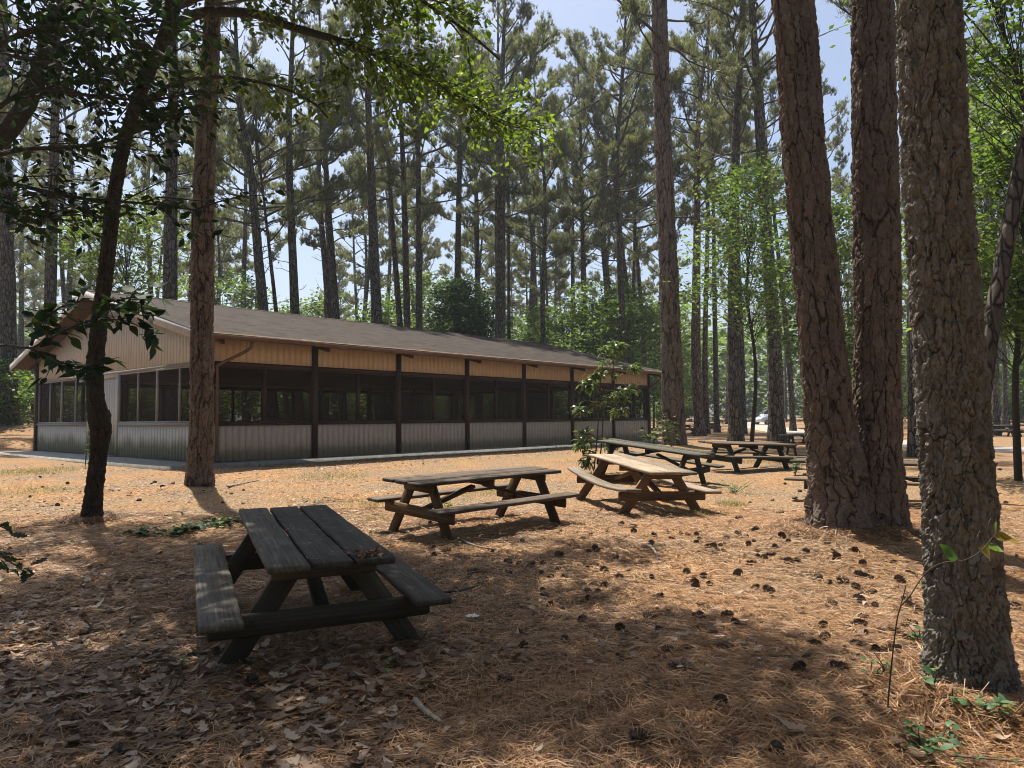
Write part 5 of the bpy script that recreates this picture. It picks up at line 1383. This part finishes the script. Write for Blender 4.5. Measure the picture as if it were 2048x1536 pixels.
for i, (px, py) in enumerate(CP):
    k = i % 4
    o = cm_[k] if i < 4 else cm_[k].copy()
    if i >= 4: COL.objects.link(o)
    b = G(px, py); s = rc.uniform(.62, 1.18)
    o.location = (b[0], b[1], float(gnoise(b[0], b[1])) + rc.uniform(.004, .020) * s)
    o.rotation_euler = (R(rc.uniform(60, 115)), R(rc.uniform(-20, 20)), rc.uniform(0, 6.28)); o.scale = (s, s, s)
    if (px, py) in big: lab, grp = big[(px, py)], 'pine cones on the forest floor'
    elif px < 700: lab, grp = 'small brown pine cone on the straw left of the black table', 'pine cones at the left'
    elif px < 1300: lab, grp = 'small brown pine cone on the straw in the middle, right of the black table', 'pine cones in the middle'
    elif px < 1620 and py < 1060: lab, grp = 'small brown pine cone in shade between the bleached table and the twin pine', 'pine cones in the shade'
    elif px < 1850: lab, grp = 'brown pine cone on the sunlit straw in front of the twin pine', 'pine cones in front of the twin pine'
    else: lab, grp = 'brown pine cone right of the big flaky pine', 'pine cones at the right'
    tag(o, lab, 'pine cone', grp)

# fallen sticks, debris on the table, a flake of lichen
def stick(px, rad, label, name='stick', mat='stick'):
    pts = np.array([G(x, y) + np.array([0, 0, .02]) for x, y in px]); m = MB(); m.tube(smooth_path(pts, 14) - pts[0], np.linspace(rad, rad * .5, 14), 6, True, .3, px[0][0])
    o = m.build(name, M[mat], None, True); o.location = tuple(pts[0]); tag(o, label, 'stick', 'fallen sticks')
stick([(1283, 1096), (1300, 1098), (1312, 1112), (1316, 1125)], .018, 'pale forked stick lying in front of the bleached table')
stick([(1278, 1092), (1290, 1093), (1308, 1088)], .012, 'short pale twig crossing the forked stick')
stick([(905, 1075), (950, 1095), (990, 1103)], .016, 'brown stick lying in the shadow of the side-on table')
stick([(830, 1415), (850, 1435), (885, 1455)], .018, 'thick broken stick in the litter at the bottom centre left')
stick([(880, 1192), (930, 1185), (965, 1172)], .012, 'thin dark stick right of the black table bench', mat='twig')
stick([(130, 1050), (60, 1056), (0, 1066)], .014, 'long thin branch on the ground at the far left', mat='twig')
stick([(455, 975), (490, 968), (520, 962)], .02, 'bleached branch on the sunlit straw near the reddish pine')
stick([(1280, 1168), (1240, 1166), (1215, 1170)], .012, 'thin pale stick among the cones in the middle')
stick([(1330, 920), (1345, 916), (1360, 915)], .015, 'twig by the foot of the thick corner pine') if False else None
def debris():
    r = np.random.default_rng(91)
    t = None
    for o in bpy.data.objects:
        if o.get('label', '').startswith('nearest picnic'): t = o
    Mx = np.array(t.matrix_world); N = 70
    lx = -1.10 + r.normal(0, .05, N) + r.uniform(-.03, .06, N); ly = -.24 + r.normal(0, .055, N); ok = (np.abs(ly) < .355) & (lx > -1.155); lx, ly = lx[ok], ly[ok]; N = len(lx)
    loc = np.stack([lx, ly, np.full(N, .690) + r.uniform(0, .012, N)], 1); wpos = loc @ Mx[:3, :3].T + Mx[:3, 3]
    a = r.uniform(0, 6.28, N)
    V, F, rn = leaves(T_LANCE, wpos - wpos[0], np.stack([np.cos(a), np.sin(a), r.normal(0, .2, N)], 1), r.normal(0, .5, (N, 3)) + [0, 0, 1], r.uniform(.02, .055, N), .3, r.normal(0, .6, N), .3, r.random(N) * .5)
    o = mesh_obj('leaf_debris', V, F, M['straw'], None, False, {'rnd': rn}); o.location = tuple(wpos[0]); tag(o, 'clump of crumbled brown leaves on the corner of the black table', 'leaf debris')
    b = G(945, 1238); m = MB(); n = 22
    a = np.linspace(0, 6.28, n, endpoint=False); rr = .035 + .028 * r.random(n)
    V = np.concatenate([np.stack([rr * np.cos(a), rr * .7 * np.sin(a), .012 + .012 * r.random(n)], 1), np.stack([rr * .5 * np.cos(a), rr * .35 * np.sin(a), .022 + .012 * r.random(n)], 1), [[0, 0, .03]]])
    i = np.arange(n); m.add(V, [np.stack([i, (i + 1) % n, n + (i + 1) % n, n + i], 1), np.stack([n + i, n + (i + 1) % n, np.full(n, 2 * n)], 1)])
    o = m.build('lichen_flake', M['lichen']); o.location = tuple(b); tag(o, 'white ruffled lichen flake lying right of the black table', 'lichen flake')
debris()

# ================================================================== FAR OBJECTS
def sign_post():
    b = P(57, 846.5, 46.0); b[2] = gz(b[0], b[1]); k = 46 / F_PX
    root = empty('sign_post', b); tag(root, 'cream post with a pale square board and teal tag beyond the pavilion', 'sign post')
    h = P(57, 808, 46.)[2] - b[2]
    m = MB(); m.box((-.065, -.065, -.1), (.065, .065, h)); m.build('post', M['cream'], root)
    m = MB(); m.box((-.20, -.09, h - .02), (.20, -.07, h + .42)); m.build('board', M['white'], root)
    m = MB(); m.box((-.07, -.13, h + .12), (.09, -.091, h + .24)); m.build('plate', M['white'], root)
    m = MB(); m.box((-.16, -.05, h - .42), (-.07, -.03, h - .08)); m.build('tag', M['teal'], root)
sign_post()
def parked_car(px, py, d, rz, label):
    b = P(px, py, d); b[2] = gz(b[0], b[1])
    root = empty('parked_car', b, rz); tag(root, label, 'car')
    prof = [(-2.15, .35), (-2.2, .75), (-2.0, .95), (-1.35, 1.0), (-.75, 1.42), (.65, 1.45), (1.45, 1.0), (2.1, .85), (2.2, .6), (2.15, .32)]
    def ext(pr, w0, w1, name, mat):
        m = MB(); n = len(pr)
        V = [(x, -w0 if z < 1.02 else -w1, z) for x, z in pr] + [(x, w0 if z < 1.02 else w1, z) for x, z in pr]
        i = np.arange(n); m.add(np.array(V), [np.stack([i, (i + 1) % n, n + (i + 1) % n, n + i], 1)[:, ::-1], np.array([range(n), range(2 * n - 1, n - 1, -1)])]); return m.build(name, mat, root)
    ext(prof, .88, .70, 'body', M['carpaint'])
    ext([(-1.25, 1.03), (-.72, 1.36), (.6, 1.39), (1.28, 1.03)], .885, .74, 'window', M['carglass'])
    for x in (-1.35, 1.35):
        for y in (-.80, .80):
            m = MB(); m.tube([(x, y - .1, .33), (x, y + .1, .33)], .33, 18); w = m.build('wheel', M['tyre'], root)
            m = MB(); s = 1 if y > 0 else -1; m.tube([(x, y + s * .09, .33), (x, y + s * .115, .33)], .2, 14); m.build('rim', M['rim'], w)
    for y in (-.6, .6):
        m = MB(); m.box((2.12, y - .15, .62), (2.21, y + .15, .76)); m.build('headlight', M['lamp'], root)
parked_car(1538, 845, 98, .5, 'white car far off at the end of the gravel track between trunks')

# thin air that lifts the far wood
def haze():
    m = bpy.data.materials.new('thin_forest_haze'); m.use_nodes = True; nt = m.node_tree
    for n in list(nt.nodes): nt.nodes.remove(n)
    o = nt.nodes.new('ShaderNodeOutputMaterial'); v = nt.nodes.new('ShaderNodeVolumePrincipled')
    v.inputs['Color'].default_value = (.80, .88, .95, 1); v.inputs['Density'].default_value = HAZE; v.inputs['Anisotropy'].default_value = .3
    nt.links.new(v.outputs[0], o.inputs['Volume'])
    b = MB(); b.box((-440, -45, -2.5), (440, 640, 48)); tag(b.build('haze', m), 'thin pale summer haze between the trees', 'haze', kind='stuff')
HAZE = 0.0005
haze()

def table_straw():
    r = np.random.default_rng(101); V_ = []; F_ = []; R_ = []; n0 = 0
    for key, n, L, w in (('nearest picnic', 70, 1.10, .33), ('dark brown picnic table side-on', 60, 1.2, .28), ('sunlit picnic table', 50, 1.25, .3)):
        t = [o for o in bpy.data.objects if o.get('label', '').startswith(key)][0]; Mx = np.array(t.matrix_world)
        x = r.uniform(-L, L, n); y = r.uniform(-w, w, n); z = np.full(n, .690); a = r.uniform(0, 3.14, n); ln = r.uniform(.05, .13, n)
        sel = r.random(n) < .25; y[sel] = np.sign(y[sel]) * r.uniform(.50, .66, sel.sum()); z[sel] = .4115
        d = np.stack([np.cos(a), np.sin(a), 0 * a], 1) * (ln / 2)[:, None]; sd = np.stack([-np.sin(a), np.cos(a), 0 * a], 1) * .0018
        c = np.stack([x, y, z], 1); q = np.stack([c - d - sd, c - d + sd, c + d + sd, c + d - sd], 1).reshape(-1, 3)
        V_.append(q @ Mx[:3, :3].T + Mx[:3, 3]); F_.append(np.arange(4 * n).reshape(-1, 4) + n0); n0 += 4 * n; R_.append(np.repeat(r.uniform(.4, 1, n), 4))
    tag(mesh_obj('table_straw', np.concatenate(V_), [np.concatenate(F_)], M['straw'], None, False, {'rnd': np.concatenate(R_)}), 'stray pine needles fallen on the picnic tables', 'pine straw', kind='stuff')
table_straw()
